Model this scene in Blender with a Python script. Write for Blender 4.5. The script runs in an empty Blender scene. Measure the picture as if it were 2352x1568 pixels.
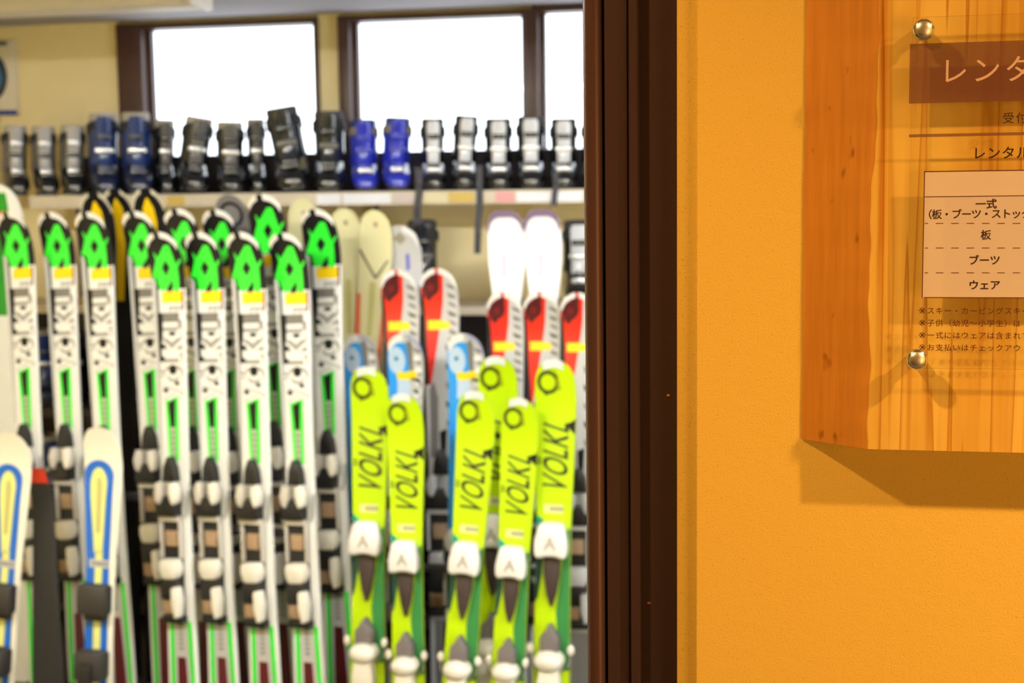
import bpy, bmesh, math, random
from mathutils import Vector, Matrix
random.seed(7)
SC = bpy.context.scene
COL = SC.collection
R = math.radians

# ------------------------------------------------------------------ camera
F_PX, CX, CY = 3200.0, 1176.0, 784.0
CAM_Z = 1.62
YAW, PITCH, ROLL = R(11.5), R(-6.4), R(0.78)
cam_data = bpy.data.cameras.new('camera')
cam = bpy.data.objects.new('camera', cam_data)
COL.objects.link(cam)
cam.location = (0, 0, CAM_Z)
CAM_M = (Matrix.Rotation(YAW, 3, 'Z') @ Matrix.Rotation(R(90) + PITCH, 3, 'X') @ Matrix.Rotation(-ROLL, 3, 'Z'))
cam.rotation_euler = CAM_M.to_euler()
cam_data.sensor_width = 36.0
cam_data.lens = F_PX / 2352 * 36.0
cam_data.clip_start = 0.05
cam_data.dof.use_dof = True
cam_data.dof.focus_distance = 1.29
cam_data.dof.aperture_fstop = 7.2
cam_data.dof.aperture_blades = 0
SC.camera = cam

# ------------------------------------------------------------------ world, view, lights
SC.view_settings.view_transform = 'Standard'
SC.view_settings.look = 'None'
SC.view_settings.gamma = 1.0
SC.view_settings.use_curve_mapping = False
SC.view_settings.exposure = 0.0
world = bpy.data.worlds.new('overcast_sky')
SC.world = world
world.use_nodes = True
bg = world.node_tree.nodes['Background']
bg.inputs[0].default_value = (0.90, 0.95, 1.0, 1)
bg.inputs[1].default_value = 3.6


def light(name, kind, loc, energy, color, rot=(0, 0, 0), **kw):
    d = bpy.data.lights.new(name, kind)
    d.energy = energy
    d.color = color
    for k, v in kw.items():
        setattr(d, k, v)
    o = bpy.data.objects.new(name, d)
    o.location = loc
    o.rotation_euler = rot
    COL.objects.link(o)
    return o


WARM = (1.0, 0.478, 0.165)
light('corridor_downlight', 'SPOT', (1.25, 0.64, 2.56), 212, WARM, (0, 0, 0), spot_size=R(142), spot_blend=0.85, shadow_soft_size=0.03)
light('corridor_downlight', 'SPOT', (-0.70, 0.64, 2.56), 88, WARM, (0, 0, 0), spot_size=R(142), spot_blend=0.85, shadow_soft_size=0.03)
fill = light('corridor_fill_light', 'AREA', (2.3, -0.9, 0.95), 51, (1.0, 0.46, 0.15), (0, 0, 0), shape='RECTANGLE', size=1.4, size_y=2.0)  # added soft fill that lifts the shadows around the sign, no real lamp
fill.rotation_euler = Vector((0.3 - 2.3, 1.35 + 0.9, -0.05)).to_track_quat('-Z', 'Y').to_euler()
# daylight from the window in the right-hand wall of the rental room
dl = light('side_window_daylight', 'AREA', (1.95, 2.7, 1.1), 20, (0.86, 0.93, 1.0), (0, R(90), 0), shape='RECTANGLE', size=0.9, size_y=1.4)
dl.data.spread = R(115)

# ------------------------------------------------------------------ helpers


def px(x, y, Y):
    """world point where the photo's pixel ray meets the plane at distance Y"""
    d = CAM_M @ Vector(((x - CX) / F_PX, (CY - y) / F_PX, -1.0))
    return Vector((0, 0, CAM_Z)) + d * (Y / d.y)


def ray(x, y):
    return CAM_M @ Vector(((x - CX) / F_PX, (CY - y) / F_PX, -1.0))


def lin(c):
    c = c / 255.0
    return c / 12.92 if c <= 0.04045 else ((c + 0.055) / 1.055) ** 2.4


MATS = {}


def mat(name, rgb, rough=0.5, metal=0.0, coat=0.0, emit=0.0, spec=None, vary=0.0, vscale=60.0):
    if name in MATS:
        return MATS[name]
    m = bpy.data.materials.new(name)
    m.use_nodes = True
    nt = m.node_tree
    b = nt.nodes['Principled BSDF']
    col = (lin(rgb[0]), lin(rgb[1]), lin(rgb[2]), 1)
    b.inputs['Base Color'].default_value = col
    b.inputs['Roughness'].default_value = rough
    b.inputs['Metallic'].default_value = metal
    if coat:
        b.inputs['Coat Weight'].default_value = coat
        b.inputs['Coat Roughness'].default_value = 0.12
    if spec is not None:
        b.inputs['Specular IOR Level'].default_value = spec
    if emit:
        b.inputs['Emission Color'].default_value = col
        b.inputs['Emission Strength'].default_value = emit
    if vary:
        tc = nt.nodes.new('ShaderNodeTexCoord')
        n = nt.nodes.new('ShaderNodeTexNoise')
        n.inputs['Scale'].default_value = vscale
        n.inputs['Detail'].default_value = 3
        mx = nt.nodes.new('ShaderNodeMix')
        mx.data_type = 'RGBA'
        mx.inputs[6].default_value = tuple(c * (1 - vary) for c in col[:3]) + (1,)
        mx.inputs[7].default_value = tuple(min(1, c * (1 + vary)) for c in col[:3]) + (1,)
        nt.links.new(tc.outputs['Object'], n.inputs['Vector'])
        nt.links.new(n.outputs['Fac'], mx.inputs[0])
        nt.links.new(mx.outputs[2], b.inputs['Base Color'])
    MATS[name] = m
    return m


class MB:
    """collects shapes, then links them as one mesh object"""

    def __init__(self):
        self.bm = bmesh.new()
        self.mats = []

    def mi(self, m):
        if m not in self.mats:
            self.mats.append(m)
        return self.mats.index(m)

    def faces(self, verts, faces, m, smooth=False):
        i = self.mi(m)
        vs = [self.bm.verts.new(v) for v in verts]
        for f in faces:
            try:
                fc = self.bm.faces.new([vs[k] for k in f])
            except ValueError:
                continue
            fc.material_index = i
            fc.smooth = smooth
        return vs

    def box(self, lo, hi, m, bevel=0.0, seg=2):
        lo, hi = Vector(lo), Vector(hi)
        t = bmesh.new()
        bmesh.ops.create_cube(t, size=1.0)
        for v in t.verts:
            v.co = Vector(((lo[k] + hi[k]) / 2 + v.co[k] * (hi[k] - lo[k]) for k in range(3)))
        if bevel:
            bmesh.ops.bevel(t, geom=list(t.edges), offset=bevel, segments=seg, profile=0.5, affect='EDGES')
        self.add(t, m, bool(bevel))
        return self

    def add(self, t, m, smooth=False, M=None):
        t.verts.ensure_lookup_table()
        t.verts.index_update()
        co = [(M @ v.co) if M else v.co.copy() for v in t.verts]
        self.faces(co, [[v.index for v in f.verts] for f in t.faces], m, smooth)
        t.free()

    def loft(self, rings, m, cap0=True, cap1=True, smooth=True):
        n = len(rings[0])
        vs, fs = [], []
        for r in rings:
            vs += [Vector(p) for p in r]
        for k in range(len(rings) - 1):
            for j in range(n):
                a, b = k * n + j, k * n + (j + 1) % n
                fs.append((a, b, b + n, a + n))
        if cap0:
            fs.append(tuple(range(n))[::-1])
        if cap1:
            fs.append(tuple((len(rings) - 1) * n + j for j in range(n)))
        self.faces(vs, fs, m, smooth)
        return self

    def tube(self, pts, r, m, seg=8):
        pts = [Vector(p) for p in pts]
        rings = []
        for i, p in enumerate(pts):
            t = (pts[min(i + 1, len(pts) - 1)] - pts[max(i - 1, 0)]).normalized()
            a = t.orthogonal().normalized()
            if abs(t.z) < 0.9:
                a = t.cross(Vector((0, 0, 1))).normalized()
            b = t.cross(a)
            rings.append([p + (a * math.cos(2 * math.pi * j / seg) + b * math.sin(2 * math.pi * j / seg)) * r for j in range(seg)])
        return self.loft(rings, m)

    def prism(self, poly, z0, z1, m, smooth=False):
        """polygon in XY extruded in Z"""
        n = len(poly)
        vs = [Vector((p[0], p[1], z0)) for p in poly] + [Vector((p[0], p[1], z1)) for p in poly]
        fs = [(j, (j + 1) % n, n + (j + 1) % n, n + j) for j in range(n)] + [tuple(range(n))[::-1], tuple(range(n, 2 * n))]
        self.faces(vs, fs, m, smooth)
        return self

    def ngon_prism_y(self, poly, y0, y1, m, bevel=0.0, seg=2):
        """polygon in XZ extruded in Y, edges rounded"""
        t = bmesh.new()
        n = len(poly)
        a = [t.verts.new((p[0], y0, p[1])) for p in poly]
        b = [t.verts.new((p[0], y1, p[1])) for p in poly]
        t.faces.new(a)
        t.faces.new(b[::-1])
        for j in range(n):
            t.faces.new((a[(j + 1) % n], a[j], b[j], b[(j + 1) % n]))
        bmesh.ops.recalc_face_normals(t, faces=t.faces)
        if bevel:
            bmesh.ops.bevel(t, geom=list(t.edges), offset=bevel, segments=seg, profile=0.5, affect='EDGES')
        self.add(t, m, bool(bevel))
        return self

    def build(self, name, parent=None, origin=None, recalc=True):
        if recalc:
            bmesh.ops.recalc_face_normals(self.bm, faces=self.bm.faces)
        me = bpy.data.meshes.new(name)
        if origin is not None:
            bmesh.ops.translate(self.bm, verts=self.bm.verts, vec=-Vector(origin))
        self.bm.to_mesh(me)
        self.bm.free()
        for m in self.mats:
            me.materials.append(m)
        o = bpy.data.objects.new(name, me)
        COL.objects.link(o)
        if parent is not None:
            o.parent = parent
        elif origin is not None:
            o.location = origin
        if len(me.polygons) and any(p.use_smooth for p in me.polygons):
            try:
                me.set_sharp_from_angle(angle=R(42))
            except Exception:
                pass
        return o


def tag(o, label=None, cat=None, group=None, kind=None):
    if label:
        o['label'] = label
    if cat:
        o['category'] = cat
    if group:
        o['group'] = group
    if kind:
        o['kind'] = kind
    return o


def empty(name, loc=(0, 0, 0)):
    o = bpy.data.objects.new(name, None)
    o.empty_display_size = 0.05
    o.location = loc
    COL.objects.link(o)
    return o


def dup(root):
    r = root.copy()
    COL.objects.link(r)
    for ch in list(root.children):
        c = ch.copy()
        COL.objects.link(c)
        c.parent = r
        for g in list(ch.children):
            d = g.copy()
            COL.objects.link(d)
            d.parent = c
    return r


_GL = {}


def glyph(ch, offset=0.0):
    """2-D outline of a character, as (points, faces)"""
    k = (ch, offset)
    if k not in _GL:
        c = bpy.data.curves.new('letter', 'FONT')
        c.body = ch
        c.resolution_u = 3
        c.offset = offset
        o = bpy.data.objects.new('letter', c)
        COL.objects.link(o)
        dg = bpy.context.evaluated_depsgraph_get()
        dg.update()
        me = bpy.data.meshes.new_from_object(o.evaluated_get(dg))
        _GL[k] = ([(v.co.x, v.co.y) for v in me.vertices], [tuple(p.vertices) for p in me.polygons])
        bpy.data.objects.remove(o)
        bpy.data.curves.remove(c)
        bpy.data.meshes.remove(me)
    return _GL[k]


# ------------------------------------------------------------------ materials of the setting
def stucco():
    m = bpy.data.materials.new('ochre_stucco')
    m.use_nodes = True
    nt = m.node_tree
    b = nt.nodes['Principled BSDF']
    b.inputs['Roughness'].default_value = 0.92
    b.inputs['Specular IOR Level'].default_value = 0.15
    tc = nt.nodes.new('ShaderNodeTexCoord')
    n1 = nt.nodes.new('ShaderNodeTexNoise')
    n1.inputs['Scale'].default_value = 520
    n1.inputs['Detail'].default_value = 4
    n1.inputs['Roughness'].default_value = 0.65
    n2 = nt.nodes.new('ShaderNodeTexNoise')
    n2.inputs['Scale'].default_value = 130
    n2.inputs['Detail'].default_value = 2
    rp = nt.nodes.new('ShaderNodeValToRGB')
    e = rp.color_ramp.elements
    e[0].position, e[0].color = 0.25, (0.50, 0.37, 0.075, 1)
    e[1].position, e[1].color = 0.42, (0.80, 0.645, 0.14, 1)
    add = nt.nodes.new('ShaderNodeMath')
    add.operation = 'MULTIPLY_ADD'
    add.inputs[1].default_value = 0.45
    bp = nt.nodes.new('ShaderNodeBump')
    bp.inputs['Strength'].default_value = 0.38
    bp.inputs['Distance'].default_value = 0.0011
    L = nt.links.new
    L(tc.outputs['Object'], n1.inputs['Vector'])
    L(tc.outputs['Object'], n2.inputs['Vector'])
    L(n2.outputs['Fac'], add.inputs[0])
    L(n1.outputs['Fac'], add.inputs[2])
    L(n1.outputs['Fac'], rp.inputs['Fac'])
    L(rp.outputs['Color'], b.inputs['Base Color'])
    L(add.outputs[0], bp.inputs['Height'])
    L(bp.outputs['Normal'], b.inputs['Normal'])
    return m


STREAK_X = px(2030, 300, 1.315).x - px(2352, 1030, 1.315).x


def wood_front():
    m = bpy.data.materials.new('planed_pine')
    m.use_nodes = True
    nt = m.node_tree
    b = nt.nodes['Principled BSDF']
    b.inputs['Roughness'].default_value = 0.55
    b.inputs['Specular IOR Level'].default_value = 0.25
    tc = nt.nodes.new('ShaderNodeTexCoord')
    L = nt.links.new

    def streaks(scale, zs, detail, stops):
        mp = nt.nodes.new('ShaderNodeMapping')
        mp.inputs['Scale'].default_value = (1.0, 0.25, zs)
        n = nt.nodes.new('ShaderNodeTexNoise')
        n.inputs['Scale'].default_value = scale
        n.inputs['Detail'].default_value = detail
        rp = nt.nodes.new('ShaderNodeValToRGB')
        cr = rp.color_ramp
        cr.elements[0].position, cr.elements[0].color = stops[0]
        cr.elements[1].position, cr.elements[1].color = stops[-1]
        for p, c in stops[1:-1]:
            cr.elements.new(p).color = c
        L(tc.outputs['Object'], mp.inputs['Vector'])
        L(mp.outputs['Vector'], n.inputs['Vector'])
        L(n.outputs['Fac'], rp.inputs['Fac'])
        return rp.outputs['Color']
    base = streaks(32, 0.04, 3, [(0.36, (0.74, 0.50, 0.085, 1)), (0.62, (0.90, 0.72, 0.17, 1))])
    one = (1, 1, 1, 1)
    l1 = streaks(58, 0.02, 1, [(0.40, one), (0.455, (0.80, 0.66, 0.5, 1)), (0.475, (0.66, 0.48, 0.32, 1)), (0.485, one), (0.60, one), (0.64, (0.82, 0.70, 0.55, 1)), (0.66, one)])
    l2 = streaks(21, 0.03, 2, [(0.30, (0.72, 0.56, 0.42, 1)), (0.38, one)])

    def mul(a_, b_):
        mx = nt.nodes.new('ShaderNodeMix')
        mx.data_type = 'RGBA'
        mx.blend_type = 'MULTIPLY'
        mx.inputs[0].default_value = 1.0
        L(a_, mx.inputs[6])
        L(b_, mx.inputs[7])
        return mx.outputs[2]
    # reddish streak beside the waney edge, fading out lower down
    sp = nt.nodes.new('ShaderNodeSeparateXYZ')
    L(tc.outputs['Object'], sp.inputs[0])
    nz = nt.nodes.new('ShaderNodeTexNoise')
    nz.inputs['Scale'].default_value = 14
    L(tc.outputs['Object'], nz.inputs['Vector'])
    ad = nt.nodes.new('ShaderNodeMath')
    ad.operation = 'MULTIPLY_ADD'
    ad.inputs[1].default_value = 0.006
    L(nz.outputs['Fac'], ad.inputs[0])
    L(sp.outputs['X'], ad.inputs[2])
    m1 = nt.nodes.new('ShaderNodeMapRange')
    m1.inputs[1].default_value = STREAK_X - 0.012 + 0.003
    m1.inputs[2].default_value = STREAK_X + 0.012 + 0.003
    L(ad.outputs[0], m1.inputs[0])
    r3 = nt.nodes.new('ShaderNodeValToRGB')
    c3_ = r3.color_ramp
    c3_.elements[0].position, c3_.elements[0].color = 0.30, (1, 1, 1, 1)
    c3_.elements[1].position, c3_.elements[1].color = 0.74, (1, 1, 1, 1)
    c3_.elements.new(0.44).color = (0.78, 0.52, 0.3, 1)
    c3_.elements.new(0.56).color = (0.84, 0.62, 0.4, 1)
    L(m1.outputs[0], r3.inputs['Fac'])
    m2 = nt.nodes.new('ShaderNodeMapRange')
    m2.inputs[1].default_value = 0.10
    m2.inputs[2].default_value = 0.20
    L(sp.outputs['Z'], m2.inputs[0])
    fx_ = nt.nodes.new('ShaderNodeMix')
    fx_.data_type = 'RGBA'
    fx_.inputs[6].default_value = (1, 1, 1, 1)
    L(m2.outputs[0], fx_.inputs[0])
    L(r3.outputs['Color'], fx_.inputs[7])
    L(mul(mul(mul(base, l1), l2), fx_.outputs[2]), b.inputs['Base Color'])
    return m


def wood_edge():
    m = bpy.data.materials.new('waney_edge')
    m.use_nodes = True
    nt = m.node_tree
    b = nt.nodes['Principled BSDF']
    b.inputs['Roughness'].default_value = 0.45
    b.inputs['Specular IOR Level'].default_value = 0.3
    tc = nt.nodes.new('ShaderNodeTexCoord')
    mp = nt.nodes.new('ShaderNodeMapping')
    mp.inputs['Scale'].default_value = (1.0, 1.0, 0.05)
    n = nt.nodes.new('ShaderNodeTexNoise')
    n.inputs['Scale'].default_value = 160
    n.inputs['Detail'].default_value = 4
    rp = nt.nodes.new('ShaderNodeValToRGB')
    cr = rp.color_ramp
    cr.elements[0].position, cr.elements[0].color = 0.25, (0.60, 0.29, 0.04, 1)
    cr.elements[1].position, cr.elements[1].color = 0.75, (0.74, 0.37, 0.058, 1)
    # small bark flecks
    mp2 = nt.nodes.new('ShaderNodeMapping')
    mp2.inputs['Scale'].default_value = (1.0, 1.0, 0.5)
    n2 = nt.nodes.new('ShaderNodeTexNoise')
    n2.inputs['Scale'].default_value = 46
    n2.inputs['Detail'].default_value = 2
    r2 = nt.nodes.new('ShaderNodeValToRGB')
    r2.color_ramp.elements[0].position, r2.color_ramp.elements[0].color = 0.27, (0.45, 0.35, 0.25, 1)
    r2.color_ramp.elements[1].position, r2.color_ramp.elements[1].color = 0.34, (1, 1, 1, 1)
    mx = nt.nodes.new('ShaderNodeMix')
    mx.data_type = 'RGBA'
    mx.blend_type = 'MULTIPLY'
    mx.inputs[0].default_value = 1.0
    L = nt.links.new
    L(tc.outputs['Object'], mp.inputs['Vector'])
    L(mp.outputs['Vector'], n.inputs['Vector'])
    L(tc.outputs['Object'], mp2.inputs['Vector'])
    L(mp2.outputs['Vector'], n2.inputs['Vector'])
    L(n.outputs['Fac'], rp.inputs['Fac'])
    L(n2.outputs['Fac'], r2.inputs['Fac'])
    L(rp.outputs['Color'], mx.inputs[6])
    L(r2.outputs['Color'], mx.inputs[7])
    L(mx.outputs[2], b.inputs['Base Color'])
    return m


def clear_mat(name, tint, gloss):
    m = bpy.data.materials.new(name)
    m.use_nodes = True
    nt = m.node_tree
    nt.nodes.clear()
    out = nt.nodes.new('ShaderNodeOutputMaterial')
    t = nt.nodes.new('ShaderNodeBsdfTransparent')
    t.inputs[0].default_value = tint
    g = nt.nodes.new('ShaderNodeBsdfGlossy')
    g.inputs['Roughness'].default_value = 0.03
    mx = nt.nodes.new('ShaderNodeMixShader')
    mx.inputs[0].default_value = gloss
    nt.links.new(t.outputs[0], mx.inputs[1])
    nt.links.new(g.outputs[0], mx.inputs[2])
    nt.links.new(mx.outputs[0], out.inputs[0])
    return m


STUCCO = stucco()
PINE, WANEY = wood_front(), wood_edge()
ACRYL = clear_mat('clear_acrylic', (0.985, 0.985, 0.98, 1), 0.025)
ACRYL_EDGE = clear_mat('acrylic_edge', (0.68, 0.67, 0.63, 1), 0.10)
GLASS = clear_mat('window_glass', (0.98, 0.99, 1.0, 1), 0.02)
CREAM = mat('cream_wallpaper', (240, 221, 168), 0.85, vary=0.06, vscale=9)
CEIL = mat('ceiling_board', (160, 155, 160), 0.9, vary=0.03, vscale=5)
FLOOR = mat('dark_floor', (70, 62, 58), 0.6, vary=0.1)
DBROWN = mat('dark_brown_metal', (72, 48, 44), 0.38, spec=0.4, vary=0.05)
DOORBROWN = mat('door_frame_brown', (62, 50, 54), 0.36, spec=0.4, vary=0.04)
DOORBROWN2 = mat('door_stile_brown', (76, 58, 60), 0.32, spec=0.45, vary=0.04)
DARKBACK = mat('dark_cabinet_board', (54, 46, 44), 0.7, vary=0.08)
SHELF = mat('shelf_board', (214, 200, 176), 0.6, vary=0.06)

# ------------------------------------------------------------------ the setting
WY = 1.35          # corridor face of the wall with the door
BY = 5.10          # window wall of the rental room
CZ = 2.27          # ceiling height
xc = px(1600, 800, WY).x


def struct(name, mb, **kw):
    return tag(mb.build(name, **kw), kind='structure')


b = MB().box((-3.2, -2.6, -0.05), (2.6, BY + 0.1, 0.0), FLOOR)
struct('floor', b)
b = MB().box((-3.2, 1.47, CZ), (2.6, BY + 0.1, CZ + 0.05), CEIL)
struct('ceiling', b)
b = MB().box((-3.2, -2.6, 2.60), (2.6, 1.47, 2.65), CEIL)
struct('ceiling_corridor', b)
# right-hand piece of the corridor wall, stepped back in a narrow strip beside the door
x0 = px(1555, 800, WY + 0.012).x
b = MB().prism([(x0, WY + 0.12), (x0, WY + 0.0125), (xc - 0.0006, WY + 0.012), (xc, WY + 0.0114), (xc, WY + 0.0006), (xc + 0.0006, WY), (2.6, WY), (2.6, WY + 0.12)], 0, 2.60, STUCCO)
struct('wall_front', b)
xl = x0 - 0.86
b = MB().box((-3.2, WY, 0), (xl, WY + 0.12, 2.60), STUCCO)
struct('wall_front_left', b)
b = MB().box((xl, WY, 2.02), (x0, WY + 0.12, 2.60), STUCCO)
struct('wall_front_lintel', b)
for nm, lo, hi in (('wall_back', (-3.2, -2.6, 0), (2.6, -2.5, 2.60)), ('wall_corridor_left', (-3.2, -2.5, 0), (-3.1, WY, 2.60)), ('wall_corridor_right', (2.5, -2.5, 0), (2.6, WY, 2.60))):
    struct(nm, MB().box(lo, hi, STUCCO))
struct('wall_left', MB().box((-3.2, WY + 0.12, 0), (-3.1, BY, CZ), CREAM))
b = MB()
b.box((2.0, WY + 0.12, 0), (2.1, 1.9, CZ), CREAM).box((2.0, 3.6, 0), (2.1, BY, CZ), CREAM)
b.box((2.0, 1.9, 0), (2.1, 3.6, 0.65), CREAM).box((2.0, 1.9, 2.0), (2.1, 3.6, CZ), CREAM)
struct('wall_right', b)

# window wall: piers and spandrel around three openings
wx = [px(q, 200, BY).x for q in (276, 722, 812, 1207, 1236)]
SILL = px(700, 400, BY).z
HEAD = CZ - 0.012
b = MB()
b.box((-3.2, BY, 0), (wx[0], BY + 0.14, CZ), CREAM)
b.box((wx[0], BY, 0), (2.1, BY + 0.14, SILL), CREAM)
b.box((wx[1] + 0.02, BY + 0.01, SILL), (wx[2] - 0.05, BY + 0.14, CZ), CREAM)
b.box((wx[0], BY + 0.02, HEAD), (2.1, BY + 0.14, CZ + 0.02), CREAM)
b.box((1.3, BY, SILL), (2.1, BY + 0.14, HEAD), CREAM)
struct('wall_window', b)


def window(n, xa, xb, fl, fr, head, sill=SILL):
    t = tag(empty('window_%d' % n, (xa, BY, sill)), kind='structure')
    o = t.location
    f = MB()
    f.box((xa, BY - 0.02, sill), (xa + fl, BY + 0.09, head), DBROWN, 0.003)
    f.box((xb - fr, BY - 0.02, sill), (xb, BY + 0.09, head), DBROWN, 0.003)
    f.box((xa + fl, BY - 0.01, head - 0.022), (xb - fr, BY + 0.09, head), DBROWN, 0.003)
    f.box((xa + fl, BY - 0.03, sill), (xb - fr, BY + 0.09, sill + 0.04), DBROWN, 0.003)
    f.build('window_frame', t, o)
    s = MB()
    s.box((xa + fl, BY + 0.03, sill + 0.04), (xa + fl + 0.018, BY + 0.06, head - 0.022), DBROWN)
    s.box((xb - fr - 0.018, BY + 0.03, sill + 0.04), (xb - fr, BY + 0.06, head - 0.022), DBROWN)
    s.build('window_sash', t, o)
    MB().box((xa + fl, BY + 0.042, sill + 0.04), (xb - fr, BY + 0.046, head - 0.022), GLASS).build('window_pane', t, o)
    return t


window(1, wx[0], wx[1] + 0.02, 0.105, 0.012, HEAD)
window(2, wx[2] - 0.052, wx[3] + 0.03, 0.045, 0.03, HEAD)
window(3, wx[3] + 0.03, 1.3, 0.022, 0.03, HEAD + 0.008)
bm_ = MB().box((-3.1, 3.42, 2.165), (2.0, 3.56, CZ), CEIL)  # unseen beam, added to keep tube light off the top of the window wall
struct('light_cutoff_beam', bm_)

# daylight portals in the window openings
for xa, xb in ((wx[0], wx[1]), (wx[2], wx[3]), (wx[4], 1.3)):
    p = light('window_daylight', 'AREA', ((xa + xb) / 2, BY + 0.16, (SILL + HEAD) / 2), 1, (1, 1, 1), (R(-90), 0, 0), shape='RECTANGLE', size=xb - xa, size_y=HEAD - SILL)
    p.data.cycles.is_portal = True

# the door frame at the right of the opening
FY = WY + 0.022


def fx(q, Y=FY):
    return px(q, 800, Y).x


d1 = tag(empty('door_1', (fx(1450), FY, 0)), kind='structure')
o = d1.location
b = MB().prism([(fx(1468), FY + 0.012), (x0 - 0.0005, FY + 0.012), (x0 - 0.0005, FY + 0.09), (fx(1390), FY + 0.09), (fx(1390), FY + 0.006), (fx(1391.5), FY + 0.004),
                (fx(1441), FY + 0.004), (fx(1444), FY + 0.006), (fx(1447), FY - 0.001), (fx(1449), FY - 0.0025), (fx(1465), FY - 0.0025), (fx(1468), FY)], 0, 2.02, DOORBROWN)
b.build('door_jamb', d1, o)
st = []
for k in range(9):
    a = math.pi * k / 8
    st.append((fx(1363) - (fx(1385) - fx(1341)) / 2 * math.cos(a), FY + 0.012 - 0.012 * math.sin(a) ** 0.6))
b = MB().prism([(fx(1341), FY + 0.07)] + st + [(fx(1385), FY + 0.07)], 0, 2.02, DOORBROWN2, True)
b.build('door_stop', d1, o)
MB().box((fx(1384), FY + 0.03, 0), (fx(1391), FY + 0.085, 2.02), mat('rubber_seal', (22, 18, 22), 0.7)).build('door_seal', d1, o)
b = MB()
spk = mat('ochre_paint_speck', (200, 120, 40), 0.8)
for q, y in ((1535, 908), (1490, 1384)):
    c = px(q, y, FY + 0.0115)
    b.box(c - Vector((0.0016, 0.0004, 0.0012)), c + Vector((0.0016, 0.001, 0.0012)), spk, 0.0004)
b.build('paint_speck', d1, o)

# ------------------------------------------------------------------ the wooden sign with its acrylic panel
BF = WY - 0.035    # face of the board
PF = BF - 0.0155   # face of the acrylic panel
TH = 0.003
sign = tag(empty('wooden_sign', (px(2352, 1030, BF).x, WY, px(2000, 1030, BF).z)),
           'pine board with waney edge and clear acrylic price panel on the orange stucco wall', 'sign')
so = sign.location
zb = px(1990, 1031, BF).z
zt = 1.93
xr = px(2352, 800, BF).x + 0.32
NZ = 90
rows = []
for k in range(NZ + 1):
    f = k / NZ
    z = zb + (zt - zb) * f
    wob = 0.0007 * math.sin(z * 23) + 0.0006 * math.sin(z * 61 + 1) + 0.0003 * math.sin(z * 170)
    if k == 0:
        wob *= 0.5
    xe = px(1842, 1000, WY - 0.004).x + wob * 0.3
    xm = px(1992, 1030, BF).x + wob * 1.5 + (0.004 if f > 0.62 else 0.004 * max(0, (f - 0.3) / 0.32))
    row = [(xe, WY - 0.0005), (xe - 0.0001, WY - 0.0015)]
    for j in range(1, 7):
        t = j / 7
        row.append((xe + (xm - xe) * t, WY - 0.0015 - 0.0335 * (t ** 1.12) - 0.0006 * math.sin(math.pi * t)))
    row += [(xm, BF + 0.0006), (xm + 0.002, BF), (xr, BF), (xr, WY - 0.001)]
    rows.append([Vector((p[0], p[1], z + (0.0022 * max(0, (1 - i / 8)) if k == 0 and i < 8 else 0))) for i, p in enumerate(row)])
b = MB()
n = len(rows[0])
iw, ip = b.mi(WANEY), b.mi(PINE)
vs = [[b.bm.verts.new(p) for p in r] for r in rows]
for k in range(NZ):
    for j in range(n):
        f = b.bm.faces.new((vs[k][j], vs[k][(j + 1) % n], vs[k + 1][(j + 1) % n], vs[k + 1][j]))
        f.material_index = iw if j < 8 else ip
        f.smooth = 1 <= j < 8
for r in (vs[0], vs[-1][::-1]):
    f = b.bm.faces.new(r)
    f.material_index = ip
b.build('board', sign, so)

xa, xb_ = px(2089, 500, PF).x, xr - 0.09
za, zc_ = px(2120, 846, PF).z, px(2122, 39, PF).z
b = MB()
b.faces([(xa, PF, za), (xb_, PF, za), (xb_, PF, zc_), (xa, PF, zc_)], [(0, 1, 2, 3)], ACRYL)
b.faces([(xa, PF + TH, za), (xb_, PF + TH, za), (xb_, PF + TH, zc_), (xa, PF + TH, zc_)], [(3, 2, 1, 0)], ACRYL)
b.faces([(xa, PF, za), (xb_, PF, za), (xb_, PF, zc_), (xa, PF, zc_), (xa, PF + TH, za), (xb_, PF + TH, za), (xb_, PF + TH, zc_), (xa, PF + TH, zc_)],
        [(0, 1, 5, 4), (1, 2, 6, 5), (2, 3, 7, 6), (3, 0, 4, 7)], ACRYL_EDGE)
panel = b.build('acrylic_panel', sign, so)

BAND = mat('printed_brown', (116, 74, 62), 0.45)
PAPER = mat('printed_white', (224, 224, 222), 0.5)


def thin_print(m, f):
    nt = m.node_tree
    out = [n for n in nt.nodes if n.type == 'OUTPUT_MATERIAL'][0]
    t = nt.nodes.new('ShaderNodeBsdfTransparent')
    mx = nt.nodes.new('ShaderNodeMixShader')
    mx.inputs[0].default_value = f
    nt.links.new(nt.nodes['Principled BSDF'].outputs[0], mx.inputs[1])
    nt.links.new(t.outputs[0], mx.inputs[2])
    nt.links.new(mx.outputs[0], out.inputs[0])


thin_print(BAND, 0.22)
thin_print(PAPER, 0.16)
INK = mat('printed_black', (50, 24, 26), 0.5)
INK2 = mat('printed_dark_brown', (86, 38, 30), 0.5)
PALE = mat('printed_cream', (216, 194, 176), 0.5)


def slab(mb, xq0, yq0, xq1, yq1, m, lay):
    p0, p1 = px(xq0, yq0, PF), px(xq0, yq1, PF)
    x1 = px(xq1, yq0, PF).x
    y = PF - 0.0002 * (lay + 1)
    mb.faces([(p0.x, y, p1.z), (x1, y, p1.z), (x1, y, p0.z), (p0.x, y, p0.z)], [(0, 1, 2, 3)], m)


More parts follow.
